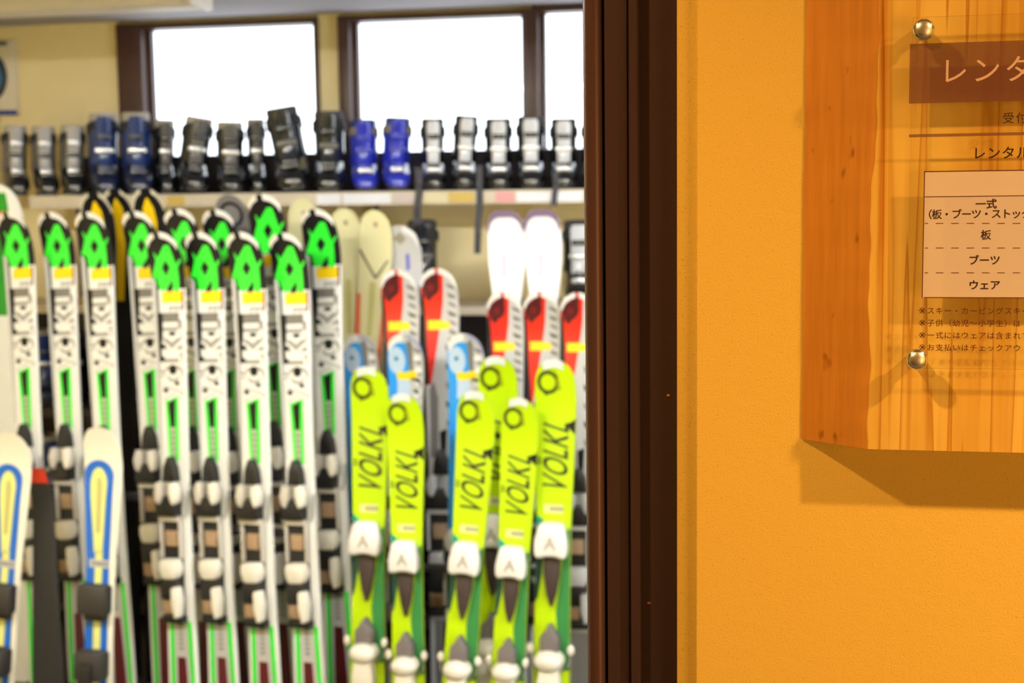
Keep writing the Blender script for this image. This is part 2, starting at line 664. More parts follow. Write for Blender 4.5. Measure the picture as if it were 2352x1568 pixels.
EXTENT = 2620
b = MB()
slab(b, 2090, 101, EXTENT, 238, BAND, 1)
b.build('header_band', panel)
b = MB()
slab(b, 2088, 308.5, EXTENT, 315.5, BAND, 1)
b.build('rule_line', panel)
b = MB()
slab(b, 2123, 394, EXTENT - 40, 683, PAPER, 1)
b.build('price_table', panel)
for o_ in (panel.children):
    o_.data.transform(Matrix.Translation(-so))
T = 1.3
b = MB()
for (a0, b0, a1, b1) in ((2122.5, 393, EXTENT - 40, 395), (2122.5, 682, EXTENT - 40, 684), (2122.5, 393, 2124.5, 684), (2124, 451, EXTENT - 40, 452.6), (2403, 393, 2405, 684)):
    slab(b, a0, b0, a1, b1, INK2, 2)
for yq in (512, 568.5, 625.5):
    q = 2124 if yq > 0 else 0
    for k in range(13):
        slab(b, 2114 + 35.3 * k + (10 if k == 0 else 0), yq, 2114 + 35.3 * k + 17.5, yq + 1.4, INK2, 2)
b.build('table_ruling', panel, so)


def text(mb, s, xq, yq, size, pitch, m, off=0.0, lay=3, sx=1.0):
    """a line of characters; xq,yq: left edge and centre line of the first character cell in the photo"""
    p = px(xq, yq, PF)
    mpp = (px(xq + 100, yq, PF).x - p.x) / 100
    for k, ch in enumerate(s):
        if ch == ' ':
            continue
        pts, fs = glyph(ch, -0.004 if ch == '※' else off)
        xs = [q[0] for q in pts]
        ys = [q[1] for q in pts]
        sc, ox, oy = size * mpp, 0.0, 0.38
        if max(xs) - min(xs) < 0.62 and ch in '※':
            sc *= 1.55
            ox, oy = 0.0, (min(ys) + max(ys)) / 2
        elif ch in 'ー一・':
            oy = 0.38
        if ch == '・':
            ox = (min(xs) + max(xs)) / 2 - 0.5
            oy = (min(ys) + max(ys)) / 2
        x_ = p.x + k * pitch * mpp
        mb.faces([(x_ + (q[0] - ox) * sc * sx, PF - 0.0002 * lay, p.z + (q[1] - oy) * sc) for q in pts], fs, m)


b = MB()
text(b, 'レンタル', 2157, 163, 68, 74, PALE, 0.002, 3)
b.build('header_lettering', panel, so)
b = MB()
text(b, '受付', 2302, 271, 28, 31, INK, 0.004)
text(b, 'レンタル', 2233, 352, 32, 33.5, INK, 0.014)
b.build('heading_lettering', panel, so)
b = MB()
text(b, '一式', 2240, 468, 25, 25, INK, 0.016)
text(b, '（板・ブーツ・ストック）', 2117, 492, 24.5, 22.6, INK, 0.01)
text(b, '板', 2252, 539, 25, 25, INK, 0.01)
text(b, 'ブーツ', 2224, 597, 25, 24.5, INK, 0.016)
text(b, 'ウェア', 2224, 654, 25, 24.5, INK, 0.016)
b.build('table_lettering', panel, so)
b = MB()
for yq, s in ((713, '※スキー・カービングスキー'), (741, '※子供（幼児〜小学生）は'), (769, '※一式にはウェアは含まれて'), (797, '※お支払いはチェックアウト')):
    text(b, s, 2109, yq, 18.2, 19.6, INK2, 0.006)
b.build('note_lettering', panel, so)

CHROME = mat('polished_steel', (226, 240, 255), 0.16, 1.0)
BRUSH = mat('brushed_steel', (232, 244, 250), 0.38, 1.0)


def bolt(xq, yq, rot):
    c = px(xq, yq, PF - 0.008)
    rr = 24 / F_PX * 1.29
    b = MB()
    rings = []
    for y, r in ((BF, 0.62), (PF + TH + 0.0002, 0.62)):
        rings.append([(c.x + rr * r * math.cos(2 * math.pi * j / 20), y, c.z + rr * r * math.sin(2 * math.pi * j / 20)) for j in range(20)])
    b.loft(rings, CHROME)
    rings = []
    for y, r in ((PF - 0.0003, 0.95), (PF - 0.001, 1.0), (PF - 0.006, 1.0), (PF - 0.0075, 0.92), (PF - 0.0082, 0.80), (PF - 0.0078, 0.75)):
        rings.append([(c.x + rr * r * math.cos(2 * math.pi * j / 12 + rot), y, c.z + rr * r * math.sin(2 * math.pi * j / 12 + rot)) for j in range(12)])
    b.loft(rings, CHROME, smooth=False)
    rings = []
    for y, r in ((PF - 0.0078, 0.76), (PF - 0.0085, 0.71), (PF - 0.0096, 0.3), (PF - 0.0099, 0.03)):
        rings.append([(c.x + rr * r * math.cos(2 * math.pi * j / 32), y, c.z + rr * r * math.sin(2 * math.pi * j / 32)) for j in range(32)])
    b.loft(rings, BRUSH)
    return b.build('standoff_bolt', sign, so)


bolt(2122, 67, 0.2)
bolt(2107, 826, 0.45)

# ------------------------------------------------------------------ room lamps
TUBE = mat('lit_tube', (255, 250, 240), 0.5, emit=1)
TUBE.node_tree.nodes['Principled BSDF'].inputs['Emission Color'].default_value = (0.96, 0.98, 1.0, 1)
TUBE.node_tree.nodes['Principled BSDF'].inputs['Emission Strength'].default_value = 150
HOUS = mat('lamp_housing', (226, 214, 196), 0.55)
for k, (lx, ly) in enumerate(((-1.75, 2.0), (-0.1, 2.0))):
    t = tag(empty('ceiling_lamp', (lx, ly, CZ)), ('left' if k == 0 else 'right') + ' twin tube lamp hanging in front of the ski racks', 'ceiling lamp', 'tube lamps over the rental room')
    o = t.location
    hd = MB().box((lx - 0.65, ly - 0.2, CZ - 0.05), (lx + 0.65, ly + 0.2, CZ), HOUS, 0.006)
    hd.box((lx - 0.65, ly - 0.2, CZ - 0.074), (lx + 0.65, ly - 0.19, CZ - 0.045), HOUS).box((lx - 0.65, ly + 0.19, CZ - 0.074), (lx + 0.65, ly + 0.2, CZ - 0.045), HOUS)
    hd.build('housing', t, o)
    for s in (-1, 1):
        MB().tube([(lx - 0.6, ly + s * 0.05, CZ - 0.075), (lx + 0.6, ly + s * 0.05, CZ - 0.075)], 0.014, TUBE, 10).build('tube', t, o)
cl = tag(empty('ceiling_lamp', (px(200, 10, 4.15).x, 4.2, CZ)), 'cream lamp housing on the ceiling in front of the wall left of the windows', 'ceiling lamp')
o = cl.location
zl = px(200, 17, 4.15).z
xe = px(438, 10, 4.15).x
MB().box((xe - 1.35, 4.15, zl), (xe - 0.03, 4.33, CZ), HOUS, 0.006).build('housing', cl, o)
MB().box((xe - 0.03, 4.152, zl - 0.004), (xe, 4.328, CZ), mat('lamp_end_cap', (232, 222, 208), 0.5), 0.006).build('end_cap', cl, o)

# ------------------------------------------------------------------ skis
BLACK = mat('black_plastic', (24, 22, 24), 0.45)
INKB = mat('ski_black', (20, 17, 19), 0.4, spec=0.3)
GREY = mat('ski_grey', (120, 116, 114), 0.4, coat=0.3)
LGREY = mat('ski_light_grey', (196, 194, 192), 0.4, coat=0.3)
WHITE = mat('ski_white', (240, 238, 232), 0.35, coat=0.3)
GREEN = mat('ski_green', (48, 232, 52), 0.35, coat=0.3)
YEL = mat('label_yellow', (254, 216, 4), 0.5)
REDS = mat('ski_red', (224, 40, 26), 0.35, coat=0.3)
DRED = mat('ski_dark_red', (110, 22, 30), 0.35, coat=0.3)
BASE = mat('ski_base', (40, 38, 40), 0.4)
STEEL = mat('ski_edge', (170, 170, 174), 0.3, 0.9)
LIME = mat('ski_lime', (192, 226, 0), 0.4, coat=0.3)
OLIVE = mat('ski_dark_olive', (62, 70, 12), 0.45)
TEAL = mat('ski_teal', (30, 150, 130), 0.4)
LEAF = mat('ski_leaf_green', (50, 128, 66), 0.4)
SKYB = mat('ski_blue', (30, 150, 236), 0.35, coat=0.3)
PALEB = mat('ski_pale_blue', (190, 210, 232), 0.35, coat=0.3)
ROYAL = mat('ski_royal_blue', (20, 100, 200), 0.35, coat=0.3)
IVORY = mat('ski_ivory', (228, 220, 168), 0.4, coat=0.3)
PALEY = mat('ski_pale_yellow', (232, 232, 140), 0.4, coat=0.2)
BINDW = mat('binding_white', (238, 230, 214), 0.35, coat=0.2)
BINDG = mat('binding_grey', (112, 104, 104), 0.45)
TAN = mat('binding_tan', (168, 138, 108), 0.6)
BRASS = mat('ski_gold', (250, 205, 10), 0.4)


class Ski:
    """one ski in its own frame: z up from tail to tip, top sheet towards -y; decals are drawn in pixels (w across, d down from the tip) times K"""

    def __init__(self, L, hw, K, upturn=0.042, ul=0.17, th=0.012):
        self.L, self.K, self.hwp, self.up, self.ul, self.th = L, K, hw, upturn, ul, th

    def hw(self, d):
        d = d / self.K
        p = self.hwp
        if d <= p[0][0]:
            return p[0][1] * self.K
        for (d0, w0), (d1, w1) in zip(p, p[1:]):
            if d <= d1:
                t = (d - d0) / (d1 - d0)
                return (w0 + (w1 - w0) * t) * self.K
        return p[-1][1] * self.K

    def yo(self, d):
        return -self.up * max(0.0, (self.ul - d) / self.ul) ** 2

    def tk(self, d):
        return self.th * (0.35 + 0.65 * min(1.0, d / 0.45))

    def top(self, w, d, h=0.0):
        return Vector((w, self.yo(d) - self.tk(d) - h, self.L - d))

    def body(self, mb, side, base, tip=None, dtip=0.0):
        ds = [0, .002, .005, .009, .014, .02, .028, .036] + [.048 + .012 * k for k in range(14)] + [.25 + .05 * k for k in range(40)]
        ds = [d for d in ds if d < self.L - 0.03] + [self.L - 0.02, self.L - .006, self.L]
        rings = []
        for d in ds:
            h = self.hw(d)
            if d > self.L - 0.003:
                h *= 0.86
            y0, t = self.yo(d), self.tk(d)
            c = min(0.003, t * 0.4)
            z = self.L - d
            rings.append([(-h, y0, z), (-h, y0 - t + c, z), (-h + c * 0.7, y0 - t, z), (h - c * 0.7, y0 - t, z), (h, y0 - t + c, z), (h, y0, z)])
        if tip is None:
            mb.loft(rings, side, smooth=False)
        else:
            k = min(range(len(ds)), key=lambda i: abs(ds[i] - dtip))
            mb.loft(rings[:k + 1], tip, True, False, smooth=False)
            mb.loft(rings[k:], side, False, True, smooth=False)

    def flat(self, mb, pts, fs, m, lay):
        t = bmesh.new()
        v = [t.verts.new((p[0], p[1], 0)) for p in pts]
        for f in fs:
            try:
                t.faces.new([v[k] for k in f])
            except ValueError:
                pass
        bmesh.ops.triangulate(t, faces=t.faces[:])
        lo = min(p[1] for p in pts)
        hi = max(p[1] for p in pts)
        step = 0.006 if lo < 0.2 else 0.05
        d = math.floor(lo / step) * step + step
        while d < hi:
            bmesh.ops.bisect_plane(t, geom=t.verts[:] + t.edges[:] + t.faces[:], plane_co=(0, d, 0), plane_no=(0, 1, 0), dist=1e-6)
            d += 0.006 if d < 0.2 else 0.05
        for q in t.verts:
            w, dd = q.co.x, max(q.co.y, 0.0)
            lim = max(self.hw(dd) - 0.0012, 0.001)
            w = max(-lim, min(lim, w))
            q.co = self.top(w, dd, 0.00025 * lay)
        mb.add(t, m)

    def poly(self, mb, pts, m, lay=1):
        K = self.K
        self.flat(mb, [(p[0] * K, p[1] * K) for p in pts], [tuple(range(len(pts)))], m, lay)

    def rect(self, mb, w0, d0, w1, d1, m, lay=1):
        self.poly(mb, [(w0, d0), (w1, d0), (w1, d1), (w0, d1)], m, lay)

    def disc(self, mb, w, d, r, m, lay=2, ry=None, n=18):
        ry = ry or r
        self.poly(mb, [(w + r * math.cos(2 * math.pi * k / n), d + ry * math.sin(2 * math.pi * k / n)) for k in range(n)], m, lay)

    def ring(self, mb, w, d, r, t, m, lay=2, a0=0, a1=360, sy=1.0):
        n = 20
        for k in range(n):
            a, c = R(a0 + (a1 - a0) * k / n), R(a0 + (a1 - a0) * (k + 1) / n)
            self.poly(mb, [(w + (r + t) * math.cos(a), d + (r + t) * math.sin(a) * sy), (w + (r + t) * math.cos(c), d + (r + t) * math.sin(c) * sy),
                           (w + (r - t) * math.cos(c), d + (r - t) * math.sin(c) * sy), (w + (r - t) * math.cos(a), d + (r - t) * math.sin(a) * sy)], m, lay)

    def text(self, mb, s, w0, d0, size, m, lay=2, off=0.0, adv=None, shear=0.0, sx=1.0):
        """letters reading up the ski; w0: their foot, d0: where the first one starts"""
        K = self.K
        x = 0.0
        for ch in s:
            pts, fs = glyph(ch, off)
            xs = [p[0] for p in pts]
            wd = max(xs) - min(xs)
            q = [((w0 - p[1] * size) * K, (d0 - (x + (p[0] - min(xs)) * size * sx + shear * p[1] * size)) * K) for p in pts]
            self.flat(mb, q, fs, m, lay)
            x += (wd + 0.08) * size * sx if adv is None else adv

    def guard(self, side, w0, w1, width, m, mb, h=0.0022):
        """raised bumper along the rim of the tip between two widths"""
        K = self.K

        def dout(w):
            w = abs(w) * K
            d = 0.0
            while self.hw(d) < w and d < 0.12:
                d += 0.0005
            return d
        N = 12
        o, i_ = [], []
        for k in range(N + 1):
            w = (w0 + (w1 - w0) * k / N)
            d = dout(w)
            o.append((w * K * 1.02, d - 0.001))
            i_.append((w * K * 0.985, d + width * K))
        rings = []
        for (a, c) in zip(o, i_):
            rings.append([self.top(a[0], max(a[1], 0), -0.001) + Vector((0, 0, max(0, -a[1]))), self.top(a[0], max(a[1], 0), h) + Vector((0, 0, max(0, -a[1]))), self.top(c[0], c[1], h), self.top(c[0], c[1], -0.0005)])
        mb.loft(rings, m, smooth=False)


def pbox(sk, name, root, w0, d0, w1, d1, y0, y1, m, bev=0.004, parent=None, label=None):
    """a block standing on the top sheet, y0..y1 out from it; w,d in pixels"""
    K = sk.K
    t = sk.th
    o = MB().box((w0 * K, -t - y1, sk.L - d1 * K), (w1 * K, -t - y0, sk.L - d0 * K), m, bev).build(name, parent or root)
    if label:
        o['label'] = label
    return o


def pshape(sk, name, root, pts, y0, y1, m, bev=0.004, parent=None):
    K = sk.K
    return MB().ngon_prism_y([(p[0] * K, sk.L - p[1] * K) for p in pts], -sk.th - y1, -sk.th - y0, m, bev).build(name, parent or root)


def rental_binding(sk, root, o, white, frame):
    """adjustable rental binding; o shifts it along the ski in pixels"""
    f = lambda pts: [(p[0], p[1] + o) for p in pts]
    pbox(sk, 'binding_track', root, -37, 612 + o, 18, 906 + o, 0, 0.008, BLACK, 0.002)
    pshape(sk, 'toe_nose', root, f([(-5, 519), (5, 519), (16, 545), (20, 578), (-20, 578), (-16, 545)]), 0.0, 0.03, BLACK, 0.006)
    toe = pbox(sk, 'toe_housing', root, -36, 610 + o, 22, 657 + o, 0.006, 0.042, BLACK, 0.008)
    for s in (-1, 1):
        pshape(sk, 'toe_wing', root, f([(s * 8, 580), (s * 24, 574), (s * 34, 600), (s * 30, 622), (s * 18, 630), (s * 9, 610)][::s]), 0.02, 0.05, white if s > 0 else frame, 0.006, parent=toe)
    fr = pbox(sk, 'brake_frame', root, -37, 657 + o, 22, 670 + o, 0.006, 0.026, frame, 0.004)
    for s in (-1, 1):
        pbox(sk, 'frame_bar', root, -8 + s * 27 - 3, 668 + o, -8 + s * 27 + 3, 756 + o, 0.006, 0.02, frame, 0.002, parent=fr)
    pbox(sk, 'sole_pad', root, -24, 692 + o, 10, 728 + o, 0.006, 0.018, TAN, 0.002)
    pshape(sk, 'heel_block', root, f([(-30, 757), (18, 755), (24, 780), (16, 802), (-24, 804), (-32, 780)]), 0.006, 0.045, white, 0.01)
    hh = pbox(sk, 'heel_housing', root, -34, 800 + o, 18, 852 + o, 0.006, 0.036, BLACK, 0.008)
    pbox(sk, 'heel_pad', root, -34, 848 + o, 0, 886 + o, 0.006, 0.026, TAN, 0.004, parent=hh)
    pshape(sk, 'heel_lever', root, f([(4, 820), (22, 818), (28, 850), (24, 888), (12, 894), (4, 862)]), 0.016, 0.05, white, 0.007, parent=hh)
    pbox(sk, 'heel_stop', root, -36, 888 + o, 24, 907 + o, 0.0, 0.03, BLACK, 0.006)
    for s in (-1, 1):
        b = MB()
        b.tube([sk.top(s * 30 * sk.K, (660 + o) * sk.K, 0.01), sk.top(s * 40 * sk.K, (648 + o) * sk.K, 0.014), sk.top(s * 41 * sk.K, (600 + o) * sk.K, 0.004)], 0.003, STEEL, 6)
        b.build('brake_arm', root)


GREEN_HW = [(0, 6), (3, 18), (8, 27), (16, 36), (28, 43), (45, 47), (75, 48.5), (130, 47.5), (250, 43.5), (450, 39), (650, 37), (850, 38), (1000, 41), (1130, 43), (1180, 42)]


def make_green():
    sk = Ski(1.5, GREEN_HW, 1 / 780)
    root = empty('alpine_ski')
    b = MB()
    sk.body(b, WHITE, BASE, INKB, 0.168)
    cc = lambda X, Y: ((X - 440) / 7.125 - .05 * (Y - 110) / 7.125 + 3, (Y - 110) / 7.125)
    # black shovel
    sk.poly(b, [(-60, 0), (60, 0), (60, 132), (44, 134), (44, 128), (-30, 128), (-33, 104), (-60, 104)], INKB, 1)
    shrink = lambda p: (p[0] * 0.97 - 1.0, 76 + (p[1] - 76) * 0.97 + 2)
    g = [shrink(cc(*p)) for p in ((490, 300), (590, 305), (650, 560), (700, 700), (712, 1085), (592, 1085), (572, 880), (430, 1060), (318, 1065), (262, 820), (140, 815), (250, 560), (350, 450))]
    sk.poly(b, g, GREEN, 2)
    sk.poly(b, [shrink(cc(*p)) for p in ((574, 1085), (430, 1085), (568, 890))], INKB, 3)
    sk.poly(b, [cc(*p) for p in ((235, 440), (250, 430), (310, 540), (260, 590))], GREEN, 2)
    sk.poly(b, [cc(*p) for p in ((690, 700), (770, 580), (745, 560), (670, 640))], GREEN, 2)
    sk.poly(b, [cc(*p) for p in ((450, 570), (535, 690), (436, 830), (360, 692))], INKB, 3)
    sk.rect(b, -18, 137, 40, 163, YEL, 3)
    sk.rect(b, 40, 134, 48, 180, DRED, 3)
    sk.rect(b, -20, 163, 40, 186, WHITE, 2)
    for k in range(7):
        sk.rect(b, 2 + 5.4 * k, 169 + (k % 2) * 3, 5 + 5.4 * k, 183 - (k % 3) * 2, GREY, 3)
    sk.rect(b, -22, 186, 30, 208, GREY, 2)
    # dark line beside the left edge strip, grey strip at the very edge
    sk.poly(b, [(-36, 104), (-29, 104), (-22, 300), (-25, 300)], INKB, 2)
    sk.poly(b, [(-60, 104), (-36, 104), (-25, 300), (-33, 520), (-60, 520)], LGREY, 1)
    sk.poly(b, [(40, 190), (60, 190), (60, 700), (37, 700)], mat('ski_white_edge', (246, 246, 248), 0.3, coat=0.3), 1)
    sk.poly(b, [(-34, 186), (-17, 186), (-18, 230), (-22, 262), (-25, 300), (-30, 300)], INKB, 4)
    # lettering: white letters with a thin grey outline
    sk.text(b, 'VÖLKL', 35, 393, 76, mat('ski_warm_grey', (158, 154, 150), 0.4), 2, 0.038, sx=0.71)
    sk.text(b, 'VÖLKL', 33.5, 391.5, 73, WHITE, 3, 0.014, sx=0.72)
    sk.disc(b, 8, 318, 11.5, INKB, 4)
    for w, d, rx, ry in ((9, 235, 11, 5), (-18, 264, 8, 6), (-20, 293, 7, 6), (19, 350, 8, 5), (-14, 366, 8, 6)):
        sk.disc(b, w, d, rx, INKB, 4, ry, 8)
    # green-lined black slot down to the binding
    sk.poly(b, [(-17, 392), (20, 380), (16, 530), (-12, 530)], GREEN, 2)
    sk.poly(b, [(-10, 395), (12, 386), (8, 452), (-5, 452)], INKB, 3)
    sk.poly(b, [(-5, 452), (8, 452), (7, 530), (-4, 530)], mat('ski_pinkish_grey', (190, 172, 170), 0.4), 3)
    for k in range(5):
        sk.rect(b, -3, 462 + 13 * k, 6, 467 + 13 * k, GREY, 4)
    # tail
    sk.poly(b, [(-30, 905), (32, 905), (40, 1170), (-34, 1170)], GREEN, 2)
    sk.poly(b, [(-18, 905), (20, 905), (30, 1170), (-22, 1170)], LGREY, 3)
    for k in range(6):
        sk.rect(b, -6, 912 + 11 * k, 8, 917 + 11 * k, GREY, 4)
    sk.poly(b, [(-11, 990), (13, 990), (22, 1170), (-15, 1170)], mat('ski_oxblood', (84, 18, 26), 0.4), 4)
    b.build('ski_body', root)
    b = MB()
    sk.guard(1, 3, 43, 14, WHITE, b)
    b.build('tip_guard', root)
    b = MB()
    sk.guard(-1, -40, -14, 11, BINDW, b)
    b.build('tip_guard', root)
    rental_binding(sk, root, 0, BINDW, mat('binding_pale_grey', (206, 198, 186), 0.4, coat=0.2))
    return sk, root


RED_HW = [(0, 6), (4, 17), (10, 27), (18, 34), (32, 41), (55, 44.5), (90, 45), (150, 43), (300, 38), (480, 35), (700, 36), (900, 39), (1030, 39)]


def make_red():
    K = 1 / 750
    sk = Ski(1.37, RED_HW, K)
    root = empty('alpine_ski')
    b = MB()
    sk.body(b, LGREY, BASE)
    c4 = lambda X, Y: (870 + X / 4.9 - (1007 + .012 * (Y / 4.9 - 20)), Y / 4.9 - 16)
    sk.poly(b, [(-60, 0), (16, 0), c4(735, 180), c4(715, 450), c4(672, 750), c4(568, 1400), c4(545, 1400), (-60, 200)], REDS, 2)
    sk.poly(b, [(-60, 60), (-38, 60), (-34, 170), (-28, 270), (-60, 270)], INKB, 3)
    sk.poly(b, [(-42, 20), (-12, 8), (4, 10), (2, 44), (-14, 66), (-40, 66)], DRED, 3)
    sk.ring(b, -18, 44, 14, 5, mat('ski_deep_red', (70, 16, 24), 0.4), 4)
    sk.disc(b, -25, 66, 7, mat('ski_deep_red', (70, 16, 24), 0.4), 4, 8)
    sk.disc(b, -8, 22, 8, mat('ski_deep_red', (70, 16, 24), 0.4), 4, 8)
    sk.rect(b, -30, 120, 6, 142, YEL, 5)
    sk.rect(b, 6, 123, 22, 140, YEL, 5)
    # slanting dark strokes down the grey half
    for k in range(9):
        d = 34 + 21 * k
        sk.poly(b, [(17 + (k % 3) * 2, d), (38, d + 9), (39, d + 16), (22, d + 9 + (k % 2) * 4)], GREY if k % 3 else mat('ski_mid_grey', (92, 88, 80), 0.4), 3)
    for k in range(5):
        sk.poly(b, [(10, 175 + 44 * k), (24, 184 + 44 * k), (26, 200 + 44 * k), (12, 190 + 44 * k)], INKB if k % 2 else GREY, 4)
    sk.poly(b, [(-28, 280), (-18, 262), (-8, 300), (-10, 440), (-28, 440)], GREY, 3)
    sk.poly(b, [(-6, 380), (12, 372), (8, 440), (-4, 440)], INKB, 4)
    sk.rect(b, -26, 820, 26, 1000, GREY, 2)
    b.build('ski_body', root)
    b = MB()
    sk.guard(1, 3, 42, 13, WHITE, b)
    b.build('tip_guard', root)
    b = MB()
    sk.guard(-1, -41, -5, 12, WHITE, b)
    b.build('tip_guard', root)
    rental_binding(sk, root, -100, LGREY, LGREY)
    return sk, root


BLUE_HW = [(0, 6), (4, 17), (10, 26), (18, 33), (32, 40), (55, 43.5), (90, 43.5), (150, 41), (300, 37), (450, 35), (700, 36), (930, 38)]


def make_blue():
    sk = Ski(1.18, BLUE_HW, 1 / 775)
    root = empty('alpine_ski')
    b = MB()
    sk.body(b, LGREY, BASE)
    c4 = lambda X, Y: (870 + X / 4.9 - 930, Y / 4.9 - 165)
    sk.poly(b, [(-60, 20), c4(335, 910), c4(330, 1240), c4(330, 1500), (6, 600), (-60, 600)], SKYB, 1)
    sk.disc(b, c4(195, 0)[0], 62, 20, PALEB, 2, 32, 24)
    sk.disc(b, c4(190, 0)[0], 58, 5, mat('ski_deep_blue', (20, 120, 170), 0.4), 3, 6, 10)
    sk.rect(b, -21, 89, 12, 107, YEL, 4)
    sk.rect(b, 8, 86, 26, 102, YEL, 4)
    sk.rect(b, -20, 107, 10, 150, PALEB, 3)
    sk.poly(b, [(4, 22), (14, 12), (20, 24), (18, 110), (10, 110)], GREY, 2)
    for k in range(6):
        sk.poly(b, [(20, 30 + 26 * k), (38, 38 + 26 * k), (38, 46 + 26 * k), (24, 40 + 26 * k)], GREY, 3)
    for w, d in ((28, 56), (30, 84), (30, 112), (28, 140)):
        sk.disc(b, w, d, 9, WHITE, 4, 8, 6)
    sk.poly(b, [(16, 100), (34, 106), (40, 118), (22, 110)], INKB, 5)
    sk.poly(b, [(18, 128), (28, 130), (34, 142), (22, 138)], INKB, 5)
    b.build('ski_body', root)
    b = MB()
    sk.guard(-1, -38, -2, 17, WHITE, b)
    b.build('tip_guard', root)
    b = MB()
    sk.guard(1, 8, 41, 9, mat('tip_lavender', (160, 160, 192), 0.4), b)
    b.build('tip_guard', root)
    rental_binding(sk, root, -130, LGREY, LGREY)
    return sk, root


LIME_HW = [(0, 7), (3, 15), (8, 24), (16, 32), (28, 38), (45, 42), (80, 43.5), (140, 42.5), (250, 39), (360, 36), (500, 36.5), (620, 38.5), (740, 40), (840, 40)]


def make_lime():
    sk = Ski(1.03, LIME_HW, 1 / 800)
    root = empty('junior_ski')
    b = MB()
    sk.body(b, mat('ski_lime_side', (150, 176, 30), 0.4), BASE)
    sk.poly(b, [(-60, 8), (60, 8), (60, 840), (-60, 840)], LIME, 1)

    def c3(X, Y):
        y = 880 + Y / 4.615
        return (1020 + X / 4.615 - (1094 - .062 * (y - 910)), y - 898)
    w, d = c3(265, 300)
    sk.ring(b, w, d, 19, 4, OLIVE, 2, sy=1.1)
    w, d = c3(240, 400)
    sk.disc(b, w, d, 7, OLIVE, 2, 7, 5)
    sk.poly(b, [c3(330, 180), c3(370, 230), c3(385, 370), c3(350, 380), c3(350, 240)], mat('ski_olive', (150, 160, 8), 0.45), 2)
    sk.text(b, 'VÖLKL', 27, 276, 74, mat('ski_ink_olive', (44, 48, 10), 0.45), 3, 0.016, sx=0.6, shear=0.3)
    sk.poly(b, [c3(395, 695), c3(560, 630), c3(560, 800), c3(470, 770)], INKB, 3)
    sk.rect(b, -20, 298, 20, 316, mat('ski_label_pale', (226, 226, 150), 0.45), 3)
    for k in range(6):
        sk.rect(b, -8 + 5 * k, 302, -5 + 5 * k, 312, GREY, 4)
    sk.poly(b, [(-60, 318), (-22, 330), (-8, 352), (-60, 352)], TEAL, 2)
    sk.poly(b, [(-60, 352), (-20, 352), (-22, 440), (-30, 490), (-60, 500)], mat('ski_dark_teal', (18, 66, 56), 0.4), 2)
    sk.poly(b, [(60, 345), (27, 352), (18, 440), (8, 520), (14, 590), (26, 640), (60, 640)], LEAF, 2)
    b.build('ski_body', root)
    b = MB()
    sk.guard(1, -22, 18, 16, WHITE, b, 0.004)
    b.build('tip_guard', root)
    # system binding
    tp = pshape(sk, 'toe_piece', root, [(-26, 336), (-18, 331), (18, 331), (26, 336), (34, 372), (34, 398), (26, 406), (10, 400), (-10, 400), (-26, 406), (-34, 398), (-34, 372)], 0.004, 0.05, mat('binding_bright_white', (246, 240, 232), 0.3, coat=0.3), 0.009)
    b = MB()
    pts, fs = glyph('A', 0.03)
    K = sk.K
    b.faces([((p[0] - 0.34) * 34 * K, -sk.th - 0.0506, sk.L - (384 - p[1] * 36) * K) for p in pts], fs, mat('binding_logo_grey', (176, 166, 152), 0.5))
    b.build('toe_logo', tp)
    pshape(sk, 'heel_track', root, [(-18, 400), (18, 400), (17, 440), (10, 480), (2, 506), (-2, 506), (-10, 480), (-17, 440)], 0.0, 0.022, mat('binding_dark_brown', (58, 44, 44), 0.5), 0.004)
    hp = pshape(sk, 'heel_piece', root, [(-3, 540), (3, 540), (10, 556), (20, 566), (20, 596), (-20, 596), (-20, 566), (-10, 556)], 0.0, 0.04, BINDG, 0.006)
    rings = []
    for r, y in ((1.0, 0.012), (1.0, 0.04), (0.88, 0.056), (0.55, 0.066), (0.15, 0.069)):
        rings.append([((31 * r * math.cos(2 * math.pi * j / 20)) * K, -sk.th - y, sk.L - (614 + 22 * r * math.sin(2 * math.pi * j / 20)) * K) for j in range(20)])
    MB().loft(rings, BINDW).build('heel_cup', hp)
    pshape(sk, 'heel_lever', root, [(-18, 628), (18, 628), (24, 660), (24, 690), (14, 700), (-14, 700), (-24, 690), (-24, 660)], 0.004, 0.05, BINDW, 0.008, parent=hp)
    for s in (-1, 1):
        b = MB()
        b.tube([sk.top(s * 20 * K, 640 * K, 0.01), sk.top(s * 40 * K, 622 * K, 0.02), sk.top(s * 42 * K, 600 * K, 0.016)], 0.003, STEEL, 6)
        arm = b.build('brake_arm', root)
        b = MB()
        t = bmesh.new()
        bmesh.ops.create_uvsphere(t, u_segments=12, v_segments=8, radius=0.012)
        b.add(t, BINDW, True, Matrix.Translation(sk.top(s * 42 * K, 594 * K, 0.014)) @ Matrix.Diagonal((0.8, 0.8, 1.2, 1)))
        b.build('brake_pad', arm)
    return sk, root


KID_HW = [(0, 8), (3, 18), (8, 27), (16, 34), (28, 41), (45, 45), (90, 46), (160, 43), (300, 35), (450, 33), (600, 34), (760, 37)]


